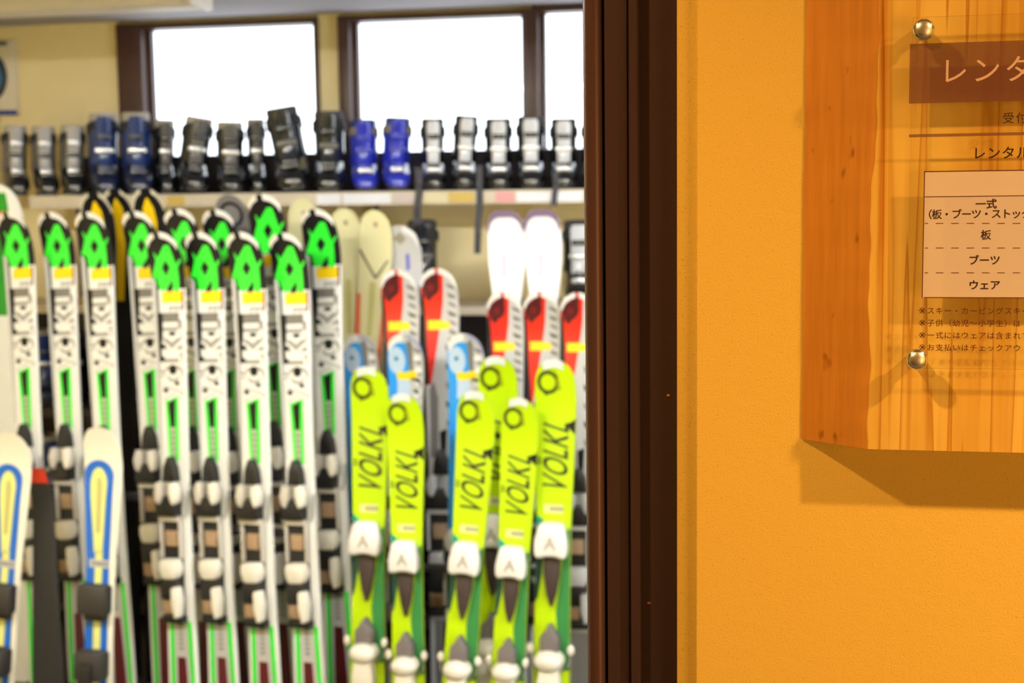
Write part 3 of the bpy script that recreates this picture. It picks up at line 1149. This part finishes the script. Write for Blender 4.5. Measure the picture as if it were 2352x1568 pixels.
def make_kid():
    K = 1 / 790
    sk = Ski(0.93, KID_HW, K, 0.04, 0.15)
    root = empty('junior_ski')
    b = MB()
    sk.body(b, mat('ski_warm_white', (252, 244, 222), 0.35, coat=0.3), BASE)

    def arch(o, d0):
        p = []
        for k in range(13):
            a = math.pi * k / 12
            p.append((-9 - (36 - o) * math.cos(a), d0 + 38 - 36 * math.sin(a)))
        return p
    sk.poly(b, arch(0, 74) + [(25, 160), (23, 300), (24, 740), (-33, 740), (-33, 300), (-45, 160)], ROYAL, 1)
    sk.poly(b, arch(16, 91) + [(9, 160), (5, 284), (-15, 284), (-28, 160)], PALEY, 2)
    sk.poly(b, [(-14, 120), (-6, 112), (0, 130), (-2, 240), (-12, 240)], mat('ski_sand', (196, 190, 120), 0.4), 3)
    sk.rect(b, -26, 300, 22, 318, LGREY, 3)
    for k in range(7):
        sk.rect(b, -20 + 6 * k, 304, -16 + 6 * k, 314, GREY, 4)
    sk.poly(b, [(-12, 280), (6, 280), (6, 740), (-12, 740)], PALEY, 2)
    b.build('ski_body', root)
    pbox(sk, 'toe_piece', root, -38, 352, 34, 420, 0.0, 0.045, mat('binding_charcoal', (48, 44, 44), 0.5), 0.01)
    pbox(sk, 'toe_lip', root, -26, 420, 24, 434, 0.0, 0.028, BLACK, 0.004)
    pbox(sk, 'heel_piece', root, -36, 500, 32, 566, 0.0, 0.06, mat('binding_charcoal', (48, 44, 44), 0.5), 0.012)
    pbox(sk, 'heel_lever', root, -16, 524, 12, 590, 0.05, 0.075, BLACK, 0.006)
    return sk, root


PLAIN_HW = [(0, 6), (4, 17), (10, 26), (20, 34), (36, 41), (60, 45), (100, 46), (180, 43), (350, 37), (550, 34), (800, 35), (1100, 38), (1400, 38)]


def make_plain(L, K, bodym, decals, guards=None, name='alpine_ski', hwp=None, scale_w=1.0):
    sk = Ski(L, [(d, w * scale_w) for d, w in (hwp or PLAIN_HW)], K)
    root = empty(name)
    b = MB()
    sk.body(b, bodym, BASE)
    decals(sk, b)
    b.build('ski_body', root)
    for g in (guards or ()):
        q = MB()
        sk.guard(1, g[0], g[1], g[2], g[3], q)
        q.build('tip_guard', root)
    return sk, root


BACKS = {}


def stand(sk, root, tip, low, Yt, zbase=0.0, lean=4.5, grp='', twist=0.0):
    """stands a ski on the floor leaning back: tip pixel, a lower pixel on its centre line, distance of the tip"""
    T = px(tip[0], tip[1], Yt)
    a = R(lean)
    nrm = Vector((0, math.cos(a), -math.sin(a)))
    r = ray(*low)
    C = Vector((0, 0, CAM_Z))
    Q = C + r * ((T - C).dot(nrm) / r.dot(nrm))
    dz = (T - Q).normalized()
    # object axes
    xax = nrm.cross(dz).normalized()
    if xax.x < 0:
        xax = -xax
    yax = dz.cross(xax).normalized()
    s = 1.0
    rot = Matrix((xax, yax, dz)).transposed() @ Matrix.Rotation(R(twist), 3, 'Z')
    local_tip = Vector((0, sk.yo(0), sk.L))
    for _ in range(3):
        base = T - rot @ (local_tip * s)
        s *= (T.z - zbase) / max(1e-6, (T.z - base.z))
    base = T - rot @ (local_tip * s)
    root.matrix_world = Matrix.Translation(base) @ rot.to_4x4() @ Matrix.Diagonal((s, s, s, 1))
    BACKS.setdefault(grp, []).append((base.copy(), dz.copy(), s))
    return s


LOG = []


def row(maker, items, name=None):
    sk, proto = maker()
    for i, it in enumerate(items):
        it['Y'] += 0.018 * (i % 2) if it.get('jit', True) else 0
        o = proto if i == 0 else dup(proto)
        LOG.append((it['label'], round(stand(sk, o, it['tip'], it['low'], it['Y'], it.get('z', 0.0), it.get('lean', 4.5), it['group'], it.get('twist', 0.0)), 3)))
        tag(o, it['label'], it.get('cat', 'ski'), it['group'])


GF, GB = 3.83, 3.985
items = []
for (tx, ty), lx, lab in (((376, 533), 420, 'leftmost of the four skis in the front row of white and green skis'),
                          ((466, 533), 512, 'second from left of the four skis in the front row of white and green skis'),
                          ((562, 533), 608, 'third from left of the four skis in the front row of white and green skis'),
                          ((661, 535), 711, 'rightmost of the four front row white and green skis, beside the lime skis')):
    items.append(dict(tip=(tx - 13, ty), low=(lx - 16, 1550), Y=GF, twist=-14, label=lab, group='white and green skis in the front row'))
for (tx, ty), lx, lab, z in (((30, 487), 93, 'white and green ski leaning at the far left edge of the back row', 0.06),
                             ((125, 487), 185, 'white and green ski in the back row, second from the left edge of the picture', 0.06),
                             ((211, 487), 273, 'white and green ski standing behind the ivory and blue junior ski', 0.06),
                             ((320, 485), 380, 'back row white and green ski just left of the front row of four', 0.06),
                             ((418, 479), 470, 'back row ski whose green tip shows between the first and second front row skis', 0.06),
                             ((506, 481), 556, 'back row ski whose green tip shows between the second and third front row skis', 0.06),
                             ((613, 446), 655, 'tallest green and black ski tip, rising in the middle of the back row', 0.06),
                             ((735, 480), 784, 'rightmost white and green ski of the back row, next to the ivory strapped ski', 0.06)):
    items.append(dict(tip=(tx - 13, ty), low=(lx - 16, 1500), Y=GB, twist=-12, z=z, label=lab, group='white and green skis in the back row'))
row(make_green, items)

items = []
for (tx, ty), lx, ly, Y, lab in (((843, 842), 836, 1510, 3.80, 'leftmost lime yellow junior ski, next to the white and green skis'),
                                 ((923, 904), 930, 1520, 3.74, 'second lime yellow junior ski from the left, standing under a blue ski tip'),
                                 ((1092, 898), 1052, 1515, 3.74, 'lime yellow junior ski tilted right, in the middle of the five in front'),
                                 ((1193, 914), 1162, 1530, 3.74, 'lowest lime yellow junior ski tip, fourth from left of the five in front'),
                                 ((1273, 826), 1262, 1480, 3.80, 'lime yellow junior ski nearest the dark door frame'),
                                 ((1140, 818), 1128, 1400, 3.86, 'lime yellow junior ski mostly hidden, its tip showing under a red ski')):
    items.append(dict(tip=(tx, ty), low=(lx, ly), Y=Y, label=lab, group='lime yellow junior skis'))
row(make_lime, items)

items = []
for (tx, ty), lx, ly, lab in (((822, 768), 826, 1450, 'blue and grey ski directly behind the leftmost lime ski'),
                              ((926, 767), 920, 1450, 'blue and grey ski between the two red skis on the left'),
                              ((1066, 766), 1052, 1450, 'blue and grey ski behind the tilted lime ski, right of the tall red ski')):
    items.append(dict(tip=(tx, ty), low=(lx, ly), Y=4.115 if tx < 900 else 3.97, label=lab, group='blue and grey skis'))
row(make_blue, items)

items = []
for (tx, ty), lx, lab in (((911, 619), 925, 'left of the two taller red and grey skis, beside the ivory ski'),
                          ((1003, 616), 1016, 'right of the two taller red and grey skis, in front of the bare cream wall'),
                          ((1155, 671), 1166, 'red and grey ski in front of the left white ski'),
                          ((1240, 670), 1246, 'red and grey ski in front of the right white ski'),
                          ((1326, 672), 1330, 'red and grey ski cut off by the dark door frame')):
    items.append(dict(tip=(tx, ty), low=(lx, 1300), Y=4.13, label=lab, group='red and grey skis'))
row(make_red, items)

items = [dict(tip=(226, 981), low=(212, 1540), Y=3.62, label='ivory junior ski with blue arch outline, in front of the white and green skis', group='ivory and blue junior skis'),
         dict(tip=(20, 993), low=(-12, 1540), Y=3.60, label='ivory junior ski with blue arch outline, cut by the left edge of the picture', group='ivory and blue junior skis')]
row(make_kid, items)

# black ski standing base outwards, red at its tip
RTIP = mat('ski_orange_red', (226, 66, 46), 0.4)
DKB = mat('ski_black_base', (44, 42, 42), 0.45)


def d_black(sk, b):
    sk.rect(b, -60, 0, 60, 40, RTIP, 2)
    sk.poly(b, [(-60, 40), (60, 40), (60, 900), (-60, 900)], DKB, 1)


row(lambda: make_plain(0.86, 1 / 790, DKB, d_black, hwp=[(0, 20), (4, 24), (10, 26), (40, 27), (120, 29), (300, 33), (500, 40), (700, 44)]),
    [dict(tip=(82, 1074), low=(96, 1540), Y=3.70, label='black ski base with an orange red tip, between the two ivory junior skis', group='single skis at the left')])

# skis behind: black tips with a yellow core
GRIM = mat('tip_cream', (214, 204, 178), 0.45)


def d_gold(sk, b):
    sk.poly(b, [(-60, 0), (60, 0), (60, 1400), (-60, 1400)], INKB, 1)
    sk.poly(b, [(-2, 22), (2, 22), (13, 44), (17, 75), (14, 130), (9, 260), (-9, 260), (-14, 130), (-17, 75), (-13, 44)], BRASS, 2)


items = []
for (tx, ty), lx, lab in (((213, 440), 226, 'black ski tip with a yellow core, left one of three under the navy boots'),
                          ((262, 434), 272, 'black ski tip with a yellow core, middle one of three under the navy boots'),
                          ((333, 432), 345, 'black ski tip with a yellow core, right one of three under the navy boots')):
    items.append(dict(tip=(tx, ty), low=(lx, 1000), Y=4.16 if lx != 272 else 4.24, label=lab, group='black and yellow skis'))
row(lambda: make_plain(1.6, 1 / 720, INKB, d_gold, [(-38, -12, 9, GRIM), (14, 38, 9, GRIM)], scale_w=0.9), items)


def d_grey(sk, b):
    sk.poly(b, [(-60, 0), (60, 0), (60, 1400), (-60, 1400)], GREY, 1)
    sk.ring(b, 0, 45, 26, 4, INKB, 2)


row(lambda: make_plain(1.6, 1 / 720, mat('ski_slate', (70, 68, 72), 0.4), d_grey, [(-40, 40, 7, GREY)], scale_w=0.95),
    [dict(tip=(524, 447), low=(538, 1000), Y=4.16, label='dark grey ski tip behind the white and green skis, under the black boots', group='single skis at the back')])


def d_wgr(sk, b):
    sk.poly(b, [(-60, 18), (14, 18), (10, 300), (-60, 300)], mat('ski_forest_green', (20, 140, 30), 0.4), 1)
    sk.poly(b, [(-60, 60), (6, 60), (0, 88), (-60, 96)], RTIP, 2)


row(lambda: make_plain(1.6, 1 / 720, WHITE, d_wgr, [(-40, 40, 10, WHITE)]),
    [dict(tip=(-4, 424), low=(8, 1000), Y=4.16, label='white ski tip with green and red panel at the left edge, under the grey boots', group='single skis at the back')])

# ivory skis held with a strap
ORNG = mat('ski_orange', (226, 96, 60), 0.4)


def d_ivory(sk, b):
    sk.disc(b, 2, 34, 6, TAN, 2, 7, 8)
    sk.poly(b, [(-60, 200), (-28, 200), (-20, 400), (-60, 500)], ORNG, 1)
    sk.poly(b, [(60, 200), (30, 200), (20, 400), (60, 500)], ORNG, 1)
    sk.poly(b, [(-8, 170), (8, 170), (6, 300), (-6, 300)], mat('ski_sand', (196, 190, 120), 0.4), 2)


def make_ivory():
    sk, root = make_plain(1.62, 1 / 720, IVORY, d_ivory, scale_w=0.92)
    return sk, root


sk, o1 = make_ivory()
stand(sk, o1, (860, 482), (833, 900), 4.24)
tag(o1, 'ivory ski bound with a dark strap, just left of the red skis', 'ski', 'ivory skis at the back')
for pts in (((-36, 96), (6, 160)), ((34, 118), (6, 162))):
    b = MB()
    p0, p1 = [sk.top(p[0] * sk.K, p[1] * sk.K, 0.003) for p in pts]
    b.tube([p0 + Vector((0, 0.012, 0)), p0, (p0 + p1) / 2, p1, p1 + Vector((0, 0.012, 0))], 0.0032, mat('strap_dark', (78, 74, 64), 0.6), 6)
    b.build('ski_strap', o1)
o2 = dup(o1)
for c in list(o2.children):
    if c.name.startswith('ski_strap'):
        bpy.data.objects.remove(c)
stand(sk, o2, (788, 478), (800, 900), 4.26)
tag(o2, 'ivory ski standing between the strapped ivory ski and the rightmost white and green ski', 'ski', 'ivory skis at the back')
o3 = dup(o2)
stand(sk, o3, (692, 456), (706, 900), 4.26)
tag(o3, 'ivory ski tip showing between two green tips under the big black boot', 'ski', 'ivory skis at the back')

# wide white skis and a silver one
LAV = mat('ski_lavender', (214, 200, 236), 0.4)
SNOW = mat('ski_snow_white', (250, 250, 252), 0.35, coat=0.3)


def d_white(sk, b):
    sk.rect(b, -12, 98, 0, 150, LAV, 2)
    sk.rect(b, -16, 60, 16, 62, LGREY, 2)
    sk.rect(b, -16, 210, 20, 330, LGREY, 2)


items = [dict(tip=(1158, 484), low=(1160, 900), Y=4.27, label='left of the two bright white skis standing under the top shelf', group='wide white skis'),
         dict(tip=(1243, 482), low=(1246, 900), Y=4.27, label='right of the two bright white skis standing under the top shelf', group='wide white skis')]
row(lambda: make_plain(1.57, 1 / 720, SNOW, d_white, [(-42, 42, 15, mat('tip_mauve', (128, 108, 138), 0.4))], hwp=[(0, 16), (3, 24), (9, 32), (20, 39), (40, 43), (80, 44.5), (120, 43), (170, 37), (220, 30), (400, 28), (1200, 36)]), items)


def d_silver(sk, b):
    sk.poly(b, [(-60, 20), (60, 20), (60, 400), (-60, 400)], LGREY, 1)
    sk.poly(b, [(10, 66), (20, 62), (22, 100), (12, 104)], mat('ski_violet', (110, 110, 190), 0.4), 2)
    sk.poly(b, [(-20, 30), (0, 14), (14, 30), (0, 44)], mat('ski_taupe', (150, 140, 120), 0.4), 2)


row(lambda: make_plain(1.52, 1 / 720, LGREY, d_silver, [(6, 42, 14, WHITE)], hwp=[(0, 8), (6, 22), (18, 36), (50, 48), (120, 52), (200, 46), (400, 36), (1200, 36)]),
    [dict(tip=(918, 518), low=(906, 900), Y=4.27, label='broad silver ski with a violet mark, behind the left red ski', group='single skis at the back')])

# ------------------------------------------------------------------ boot shelves
SY0, SY1 = 4.60, 4.98
SX0, SX1 = -3.0, 0.7
top_z = px(700, 442, SY0).z
unit = tag(empty('boot_rack', (-1.2, SY1, 0)), 'long rack with cream shelf boards along the window wall, holding rows of ski boots', 'shelf rack')
uo = unit.location
lev = [top_z, px(1075, 704, SY0).z, px(1075, 960, SY0).z, px(1075, 1225, SY0).z, 0.10]
x70 = px(66, 455, SY0).x
for i, z in enumerate(lev):
    xs = x70 if i == 0 else SX0
    s = MB().box((xs, SY0, z - (0.046 if i == 0 else 0.03)), (SX1, SY1, z), SHELF if i < 2 else DARKBACK, 0.003).build('shelf_board', unit, uo)
    if i == 0:
        for (a, c, m) in ((384, 424, mat('label_gold', (206, 176, 90), 0.6)), (728, 782, mat('label_white', (236, 236, 240), 0.5)), (788, 898, mat('label_white', (236, 236, 240), 0.5)), (905, 950, mat('label_rose_grey', (206, 192, 186), 0.5)),
                          (972, 1026, mat('label_pale_gold', (220, 206, 168), 0.5)), (1030, 1088, mat('label_gold', (206, 176, 90), 0.6)), (1138, 1182, mat('label_pink', (224, 160, 160), 0.6)), (1186, 1266, mat('label_white', (236, 236, 240), 0.5)), (1278, 1338, mat('label_white', (236, 236, 240), 0.5))):
            p0, p1 = px(a, 458, SY0), px(c, 456, SY0)
            t = MB().box((p0.x, SY0 - 0.0016, z - 0.041), (p1.x, SY0 + 0.0005, z - 0.006), m).build('shelf_label', s, uo)
            t.location = (0, 0, 0)
for q in (66, 790, 1420):
    xq = px(q, 455, SY0).x
    MB().box((xq - 0.012, SY1 - 0.03, 0), (xq + 0.012, SY1 - 0.006, top_z + (0.0 if q != 790 else 0.26)), mat('rack_post', (120, 108, 96), 0.5), 0.003).build('post', unit, uo)
MB().box((SX0, SY1 - 0.005, 0), (SX1, SY1 + 0.01, lev[1] - 0.03), DARKBACK).build('back_panel', unit, uo)


MB().box((x70 - 0.02, SY1 + 0.012, top_z - 0.05), (SX1, SY1 + 0.03, px(700, 352, SY1).z), DARKBACK, 0.003).build('back_rail', unit, uo)


MB().box((SX0, SY1 - 0.005, lev[1]), (SX1, SY1 + 0.01, top_z - 0.046), CREAM).build('back_board', unit, uo)


def ell(cx, cy, z, rx, ry, n=20, p=2.4, tilt=0.0):
    out = []
    for j in range(n):
        a = 2 * math.pi * j / n
        c, s = math.cos(a), math.sin(a)
        x = math.copysign(abs(c) ** (2 / p), c) * rx
        y = math.copysign(abs(s) ** (2 / p), s) * ry
        out.append((cx + x, cy + y, z + tilt * y))
    return out


def make_boot(name, shell, cuff, liner, strap, buck, tongue, tall=0.0, bright=(1,)):
    """front-facing ski boot; toe towards -y"""
    root = empty('ski_boot')
    b = MB()
    rings = []
    for y, rx, h in ((-0.205, 0.018, 0.03), (-0.2, 0.03, 0.045), (-0.185, 0.04, 0.058), (-0.15, 0.05, 0.072), (-0.1, 0.053, 0.088), (-0.05, 0.053, 0.115), (0.0, 0.05, 0.14), (0.05, 0.046, 0.15), (0.08, 0.036, 0.145), (0.095, 0.026, 0.12)):
        r = []
        for j in range(18):
            a = 2 * math.pi * j / 18
            c, s = math.cos(a), math.sin(a)
            r.append((math.copysign(abs(c) ** 0.8, c) * rx, y, 0.012 + h / 2 + math.copysign(abs(s) ** 0.75, s) * h / 2))
        rings.append(r)
    b.loft(rings, shell)
    sh = b.build('shell', root)
    MB().box((-0.034, -0.208, 0), (0.034, -0.09, 0.016), BLACK, 0.004).build('toe_sole', root)
    MB().box((-0.034, 0.0, 0), (0.034, 0.098, 0.02), BLACK, 0.004).build('heel_sole', root)
    H = 0.275 + tall
    b = MB()
    rings = []
    for f, rx, ry in ((0, 0.048, 0.066), (0.15, 0.053, 0.072), (0.35, 0.051, 0.07), (0.6, 0.051, 0.069), (0.85, 0.053, 0.071), (1.0, 0.054, 0.072), (1.0, 0.048, 0.064), (0.9, 0.045, 0.06)):
        z = 0.10 + (H - 0.10) * f
        rings.append(ell(0, 0.028 - 0.05 * f, z, rx, ry, 22, 2.5, -0.18 * f))
    b.loft(rings, cuff, cap1=False)
    cf = b.build('cuff', root)
    b = MB()
    rings = []
    for f, rx, ry in ((0.7, 0.044, 0.055), (1.0, 0.049, 0.062), (1.19, 0.05, 0.064), (1.24, 0.044, 0.058), (1.24, 0.034, 0.046), (1.05, 0.03, 0.04)):
        z = 0.10 + (H - 0.10) * f
        rings.append(ell(0, 0.028 - 0.05 * f, z, rx, ry, 20, 2.2, 0.06))
    b.loft(rings, liner)
    b.build('liner', root)
    b = MB()
    rings = []
    for z, y, w, t in ((0.085, -0.095, 0.022, 0.012), (0.12, -0.07, 0.026, 0.012), (0.17, -0.066, 0.026, 0.012), (0.22, -0.072, 0.027, 0.012), (H + 0.01, -0.092, 0.03, 0.012), (H + 0.028, -0.098, 0.022, 0.009)):
        rings.append([(w * math.cos(2 * math.pi * j / 12), y + t * math.sin(2 * math.pi * j / 12) - 0.006, z) for j in range(12)])
    b.loft(rings, tongue)
    b.build('tongue', root)
    # buckles: two on the cuff, two on the shell
    for i, (z, y, w) in enumerate(((0.235, -0.093, 0.024), (0.18, -0.083, 0.032), (0.108, -0.102, 0.024), (0.09, -0.145, 0.028))):
        bm1 = buck if i in bright else shell
        bk = MB().box((-w, y - 0.012, z - 0.011), (w, y + 0.012, z + 0.011), bm1, 0.004)
        bk.box((-w * 0.55, y - 0.02, z - 0.008), (w * 0.75, y - 0.01, z + 0.008), bm1, 0.003)
        bk.build('buckle', cf if z > 0.15 else sh)
    b = MB()
    z = 0.10 + (H - 0.10) * 0.88
    rings = []
    for dz, k in ((-0.016, 1.0), (-0.016, 1.06), (0.016, 1.06), (0.016, 1.0)):
        rings.append(ell(0, -0.016, z + dz, 0.0545 * k, 0.074 * k, 22, 2.5, -0.16))
    b.loft(rings, strap, cap0=False, cap1=False)
    b.build('power_strap', root)
    return root


LINER = mat('boot_liner_grey', (176, 168, 158), 0.8)
LINERD = mat('boot_liner_dark', (60, 58, 62), 0.8)
BUCK = mat('buckle_alloy', (205, 205, 205), 0.28, 0.85)
STRAPB = mat('boot_strap', (34, 34, 38), 0.7)
NAVY = mat('boot_navy', (26, 50, 112), 0.28, coat=0.4)
NAVYD = mat('boot_dark_navy', (18, 28, 60), 0.3, coat=0.4)
BBLK = mat('boot_black', (17, 17, 20), 0.26, coat=0.5)
BGRY = mat('boot_grey', (92, 90, 90), 0.35, coat=0.3)
BSIL = mat('boot_silver', (168, 166, 166), 0.32, coat=0.3)
BBLU = mat('boot_royal_blue', (36, 48, 190), 0.28, coat=0.5)
BLKG = mat('boot_gunmetal', (36, 39, 48), 0.22, coat=0.6)
GROUP_BOOT = 'ski boots on the top shelf'
protos = {
    'grey': make_boot('grey', BBLK, BGRY, LINER, STRAPB, BUCK, BSIL, 0.0, (0, 2)),
    'navy': make_boot('navy', NAVYD, NAVY, LINER, STRAPB, BUCK, NAVY, 0.015),
    'black': make_boot('black', BBLK, BBLK, LINER, STRAPB, BUCK, BGRY),
    'gloss': make_boot('gloss', BBLK, BLKG, LINERD, STRAPB, BGRY, BLKG),
    'blue': make_boot('blue', BBLU, BBLU, NAVY, mat('boot_taupe_strap', (120, 112, 100), 0.7), BUCK, BBLU, 0.0, (3,)),
    'dim': make_boot('dim', BBLK, BBLK, LINERD, STRAPB, BINDG, BBLK),
    'silver': make_boot('silver', BBLK, BBLK, LINERD, STRAPB, mat('buckle_bright', (240, 240, 242), 0.25, 0.5), mat('boot_tongue_highlight', (222, 224, 230), 0.2, coat=0.5), 0.0, (1, 3)),  # pale tongue colour paints in the highlight down the front of black boots
}
used = {}


def boot(kind, x, h, label, tilt=0.0, turn=0.0, z=None, Y=4.83, group=GROUP_BOOT, yq=440, wide=1.15):
    o = protos[kind] if kind not in used else dup(protos[kind])
    used[kind] = True
    p = px(x, yq, Y)
    depth = Vector((0, 0, 0)) + p - Vector((0, 0, CAM_Z))
    dd = depth.dot(CAM_M @ Vector((0, 0, -1)))
    nat = 0.345 if kind == 'navy' else 0.327
    s = h * dd / F_PX / nat
    o.location = (p.x, Y, (top_z if z is None else z) + 0.0004)
    o.rotation_euler = (0, R(tilt), math.atan2(-p.x, Y) + R(turn) * 0.5)
    o.location.z += abs(math.sin(R(tilt))) * 0.045
    o.scale = (s * wide, s * 0.96, s)
    tag(o, label, 'ski boot', group)
    return o


boot('grey', 34, 164, 'grey ski boot at the left end of the top shelf, under the round disc poster', 2, 12, wide=1.03)
boot('grey', 104, 162, 'grey ski boot on the top shelf, second from the left end', 0, 10, wide=1.03)
boot('grey', 165, 162, 'slim grey ski boot on the top shelf, just left of the tall navy boots', 3, 8, wide=1.03)
boot('navy', 240, 190, 'left of the two tall navy boots with pale liners', 1, 6)
boot('navy', 318, 190, 'right of the two tall navy boots, in front of the window frame', 0, 4)
boot('black', 378, 172, 'narrow black ski boot just right of the navy boots', 2, 8, Y=4.9, wide=0.82)
boot('black', 436, 176, 'black ski boot leaning right under the left window, pale liner', 9, 14)
boot('black', 530, 166, 'black ski boot with a rounded pale liner, right of the leaning one', 1, 5)
boot('black', 592, 172, 'black ski boot standing close against the big glossy boot', 0, 2, Y=4.9, wide=0.76)
boot('gloss', 682, 196, 'large glossy black boot tilted left under the left window', -9, -6, wide=1.2)
boot('gloss', 760, 188, 'glossy dark boot in front of the pillar between the windows', 0, -4)
boot('blue', 838, 168, 'left of the two royal blue ski boots', 0, 4)
boot('blue', 908, 170, 'right of the two royal blue ski boots', 3, 8)
boot('silver', 996, 168, 'black and silver boot next to the royal blue pair', 0, 4, wide=1.0)
boot('silver', 1062, 172, 'black and silver boot, second right of the royal blue pair', 4, 8, wide=1.0)
boot('silver', 1146, 166, 'black and silver boot on the top shelf above the pink label', 0, 3)
boot('silver', 1220, 170, 'black and silver boot in front of the post right of the second window', 0, 2)
boot('silver', 1296, 164, 'bright black and silver boot, last whole one before the door frame', 0, 0)
boot('silver', 1368, 164, 'black and silver boot on the top shelf, half hidden by the door frame', 0, 0)
# lower shelves, where gaps between the skis show them
for x, k, lab in ((972, 'gloss', 'dark boot on the second shelf, right of the silver ski'), (1328, 'silver', 'black boot with grey liner on the second shelf beside the door frame')):
    boot(k, x, 190, lab, 0, 6, lev[1], 4.83, 'ski boots on the second shelf', 690)
for lv, xs, yq in ((2, (110, 180, 285, 436, 520, 602, 700, 780), 960), (3, (60, 130, 232, 300, 440, 545, 640, 780, 880, 985, 1110, 1220, 1310), 1220), (4, (300, 450, 550, 650, 770, 880, 990, 1110, 1215, 1300), 1450)):
    for i, x in enumerate(xs):
        boot(('dim', 'dim', 'navy')[(i * 2 + lv) % 3], x, 165, 'dark ski boot glimpsed on a low shelf through the gaps between the skis', 0, random.uniform(-10, 10), lev[lv], 4.83, 'boots glimpsed on the low shelves', yq)

# straps that hang over the front of the top shelf
STR = mat('hanging_strap_black', (50, 50, 62), 0.6)
for q, y0, y1, w, lab in ((962, 385, 512, 17, 'dark strap hanging from the shelf right of the royal blue boots'),
                          (1101, 380, 582, 15, 'longest dark strap, hanging down over the shelf in front of the bare cream wall'),
                          (1276, 395, 474, 13, 'short dark strap hanging over the shelf above the right white ski')):
    a, c = px(q, y0, SY0 - 0.006), px(q - 2, y1, SY0 - 0.006)
    ww = w / 2 / F_PX * 4.75
    b = MB()
    rings = []
    for k in range(9):
        f = k / 8
        p = a.lerp(c, f) + Vector((0.003 * math.sin(f * 5), -0.004 * math.sin(f * 7) ** 2, 0))
        rings.append([(p.x - ww, p.y, p.z), (p.x - ww, p.y - 0.003, p.z), (p.x + ww, p.y - 0.003, p.z), (p.x + ww, p.y, p.z)])
    b.loft(rings, STR, smooth=False)
    # the end tucked back onto the shelf
    b.box((a.x - ww, SY0 - 0.008, a.z - 0.004), (a.x + ww, SY0 + 0.02, a.z), STR)
    o = b.build('hanging_strap', None, (a.x, SY0, a.z))
    tag(o, lab, 'strap', 'straps hanging over the top shelf')

# ------------------------------------------------------------------ ski racks the skis lean on
RACKM = mat('rack_black_steel', (38, 36, 38), 0.5)


TW = {'white and green skis in the front row': 0.013, 'white and green skis in the back row': 0.012}


def behind(grp, z):
    """distance just behind the backs of a row of skis at height z"""
    return max(p.y + d.y * (z + 0.013 - p.z) / d.z for p, d, s_ in BACKS[grp]) + 0.004 + TW.get(grp, 0.0)


def rack(label, rows, plinth=None):
    """rails on short feet, each rail right behind one row of skis"""
    x_all = [p.x for g, z, a_, b_ in rows for p, d, s_ in BACKS[g]]
    y_all = [behind(g, z) for g, z, a_, b_ in rows]
    t = tag(empty('ski_rack', ((min(x_all) + max(x_all)) / 2, sum(y_all) / len(y_all), 0)), label, 'ski rack', 'steel ski racks')
    o = t.location
    for g, z, a_, b_ in rows:
        y = behind(g, z)
        pts = sorted((p + d * ((z - p.z) / d.z) for p, d, s_ in BACKS[g]), key=lambda v: v.x)
        xa_, xb_ = pts[a_].x, pts[b_].x
        MB().box((xa_ - 0.03, y, z - 0.012), (xb_ + 0.0, y + 0.016, z + 0.012), RACKM, 0.003).build('rail', t, o)
        for x in (xa_, xb_ - 0.012):
            MB().box((x - 0.01, y + 0.001, 0), (x + 0.01, y + 0.015, z - 0.01), RACKM, 0.002).build('rail_foot', t, o)
    if plinth:
        g0, g1 = plinth
        ya = max(p.y for p, d, s_ in BACKS[g0]) + 0.021
        MB().box((min(x_all) - 0.08, ya, 0), (max(x_all) - 0.03, max(p.y for p, d, s_ in BACKS[g1]) + 0.06, 0.056), RACKM, 0.004).build('plinth', t, o)


rack('black steel rail rack behind the white and green skis', [('white and green skis in the front row', 0.6, 0, -1), ('white and green skis in the back row', 0.66, 0, -1)],
     ('white and green skis in the front row', 'white and green skis in the back row'))
rack('black steel rail rack behind the lime and red skis', [('lime yellow junior skis', 0.5, 0, -1), ('red and grey skis', 0.7, 0, -1)])

# poster on the wall at the far left
pp, pq = px(-60, 95, BY - 0.02), px(42, 262, BY - 0.02)
t = tag(empty('wall_poster', ((pp.x + pq.x) / 2, BY, pq.z)), 'white wall panel with a dark round disc and blue lower edge, at the left edge', 'poster')
o = t.location
MB().box((pp.x, BY - 0.02, pq.z), (pq.x, BY - 0.001, pp.z), mat('poster_white', (222, 210, 190), 0.5), 0.004).build('panel', t, o)
MB().box((pp.x + 0.003, BY - 0.0215, pq.z - 0.002), (pq.x - 0.004, BY - 0.004, pq.z + 0.016), mat('poster_blue', (40, 60, 150), 0.5)).build('lower_edge', t, o)
cc = px(-28, 176, BY - 0.02)
rings = []
for y, r in ((BY - 0.019, 1.0), (BY - 0.03, 1.0), (BY - 0.032, 0.96)):
    rings.append([(cc.x + 0.085 * r * math.cos(2 * math.pi * j / 32), y, cc.z + 0.1 * r * math.sin(2 * math.pi * j / 32)) for j in range(32)])
dk = MB().loft(rings, mat('disc_navy', (22, 30, 50), 0.35)).build('disc', t, o)
rings = []
for y, r in ((BY - 0.031, 0.8), (BY - 0.034, 0.78)):
    rings.append([(cc.x + 0.085 * r * math.cos(2 * math.pi * j / 32), y, cc.z + 0.1 * r * math.sin(2 * math.pi * j / 32)) for j in range(32)])
MB().loft(rings, mat('disc_blue', (36, 110, 160), 0.35)).build('disc_centre', dk, o)
MB().box((pp.x, BY - 0.022, px(0, 105, BY - 0.02).z), (px(16, 105, BY - 0.02).x, BY - 0.019, px(0, 95, BY - 0.02).z), mat('poster_slate', (70, 84, 100), 0.5)).build('corner_mark', t, o)

for l_ in LOG:
    print('SKI', l_)
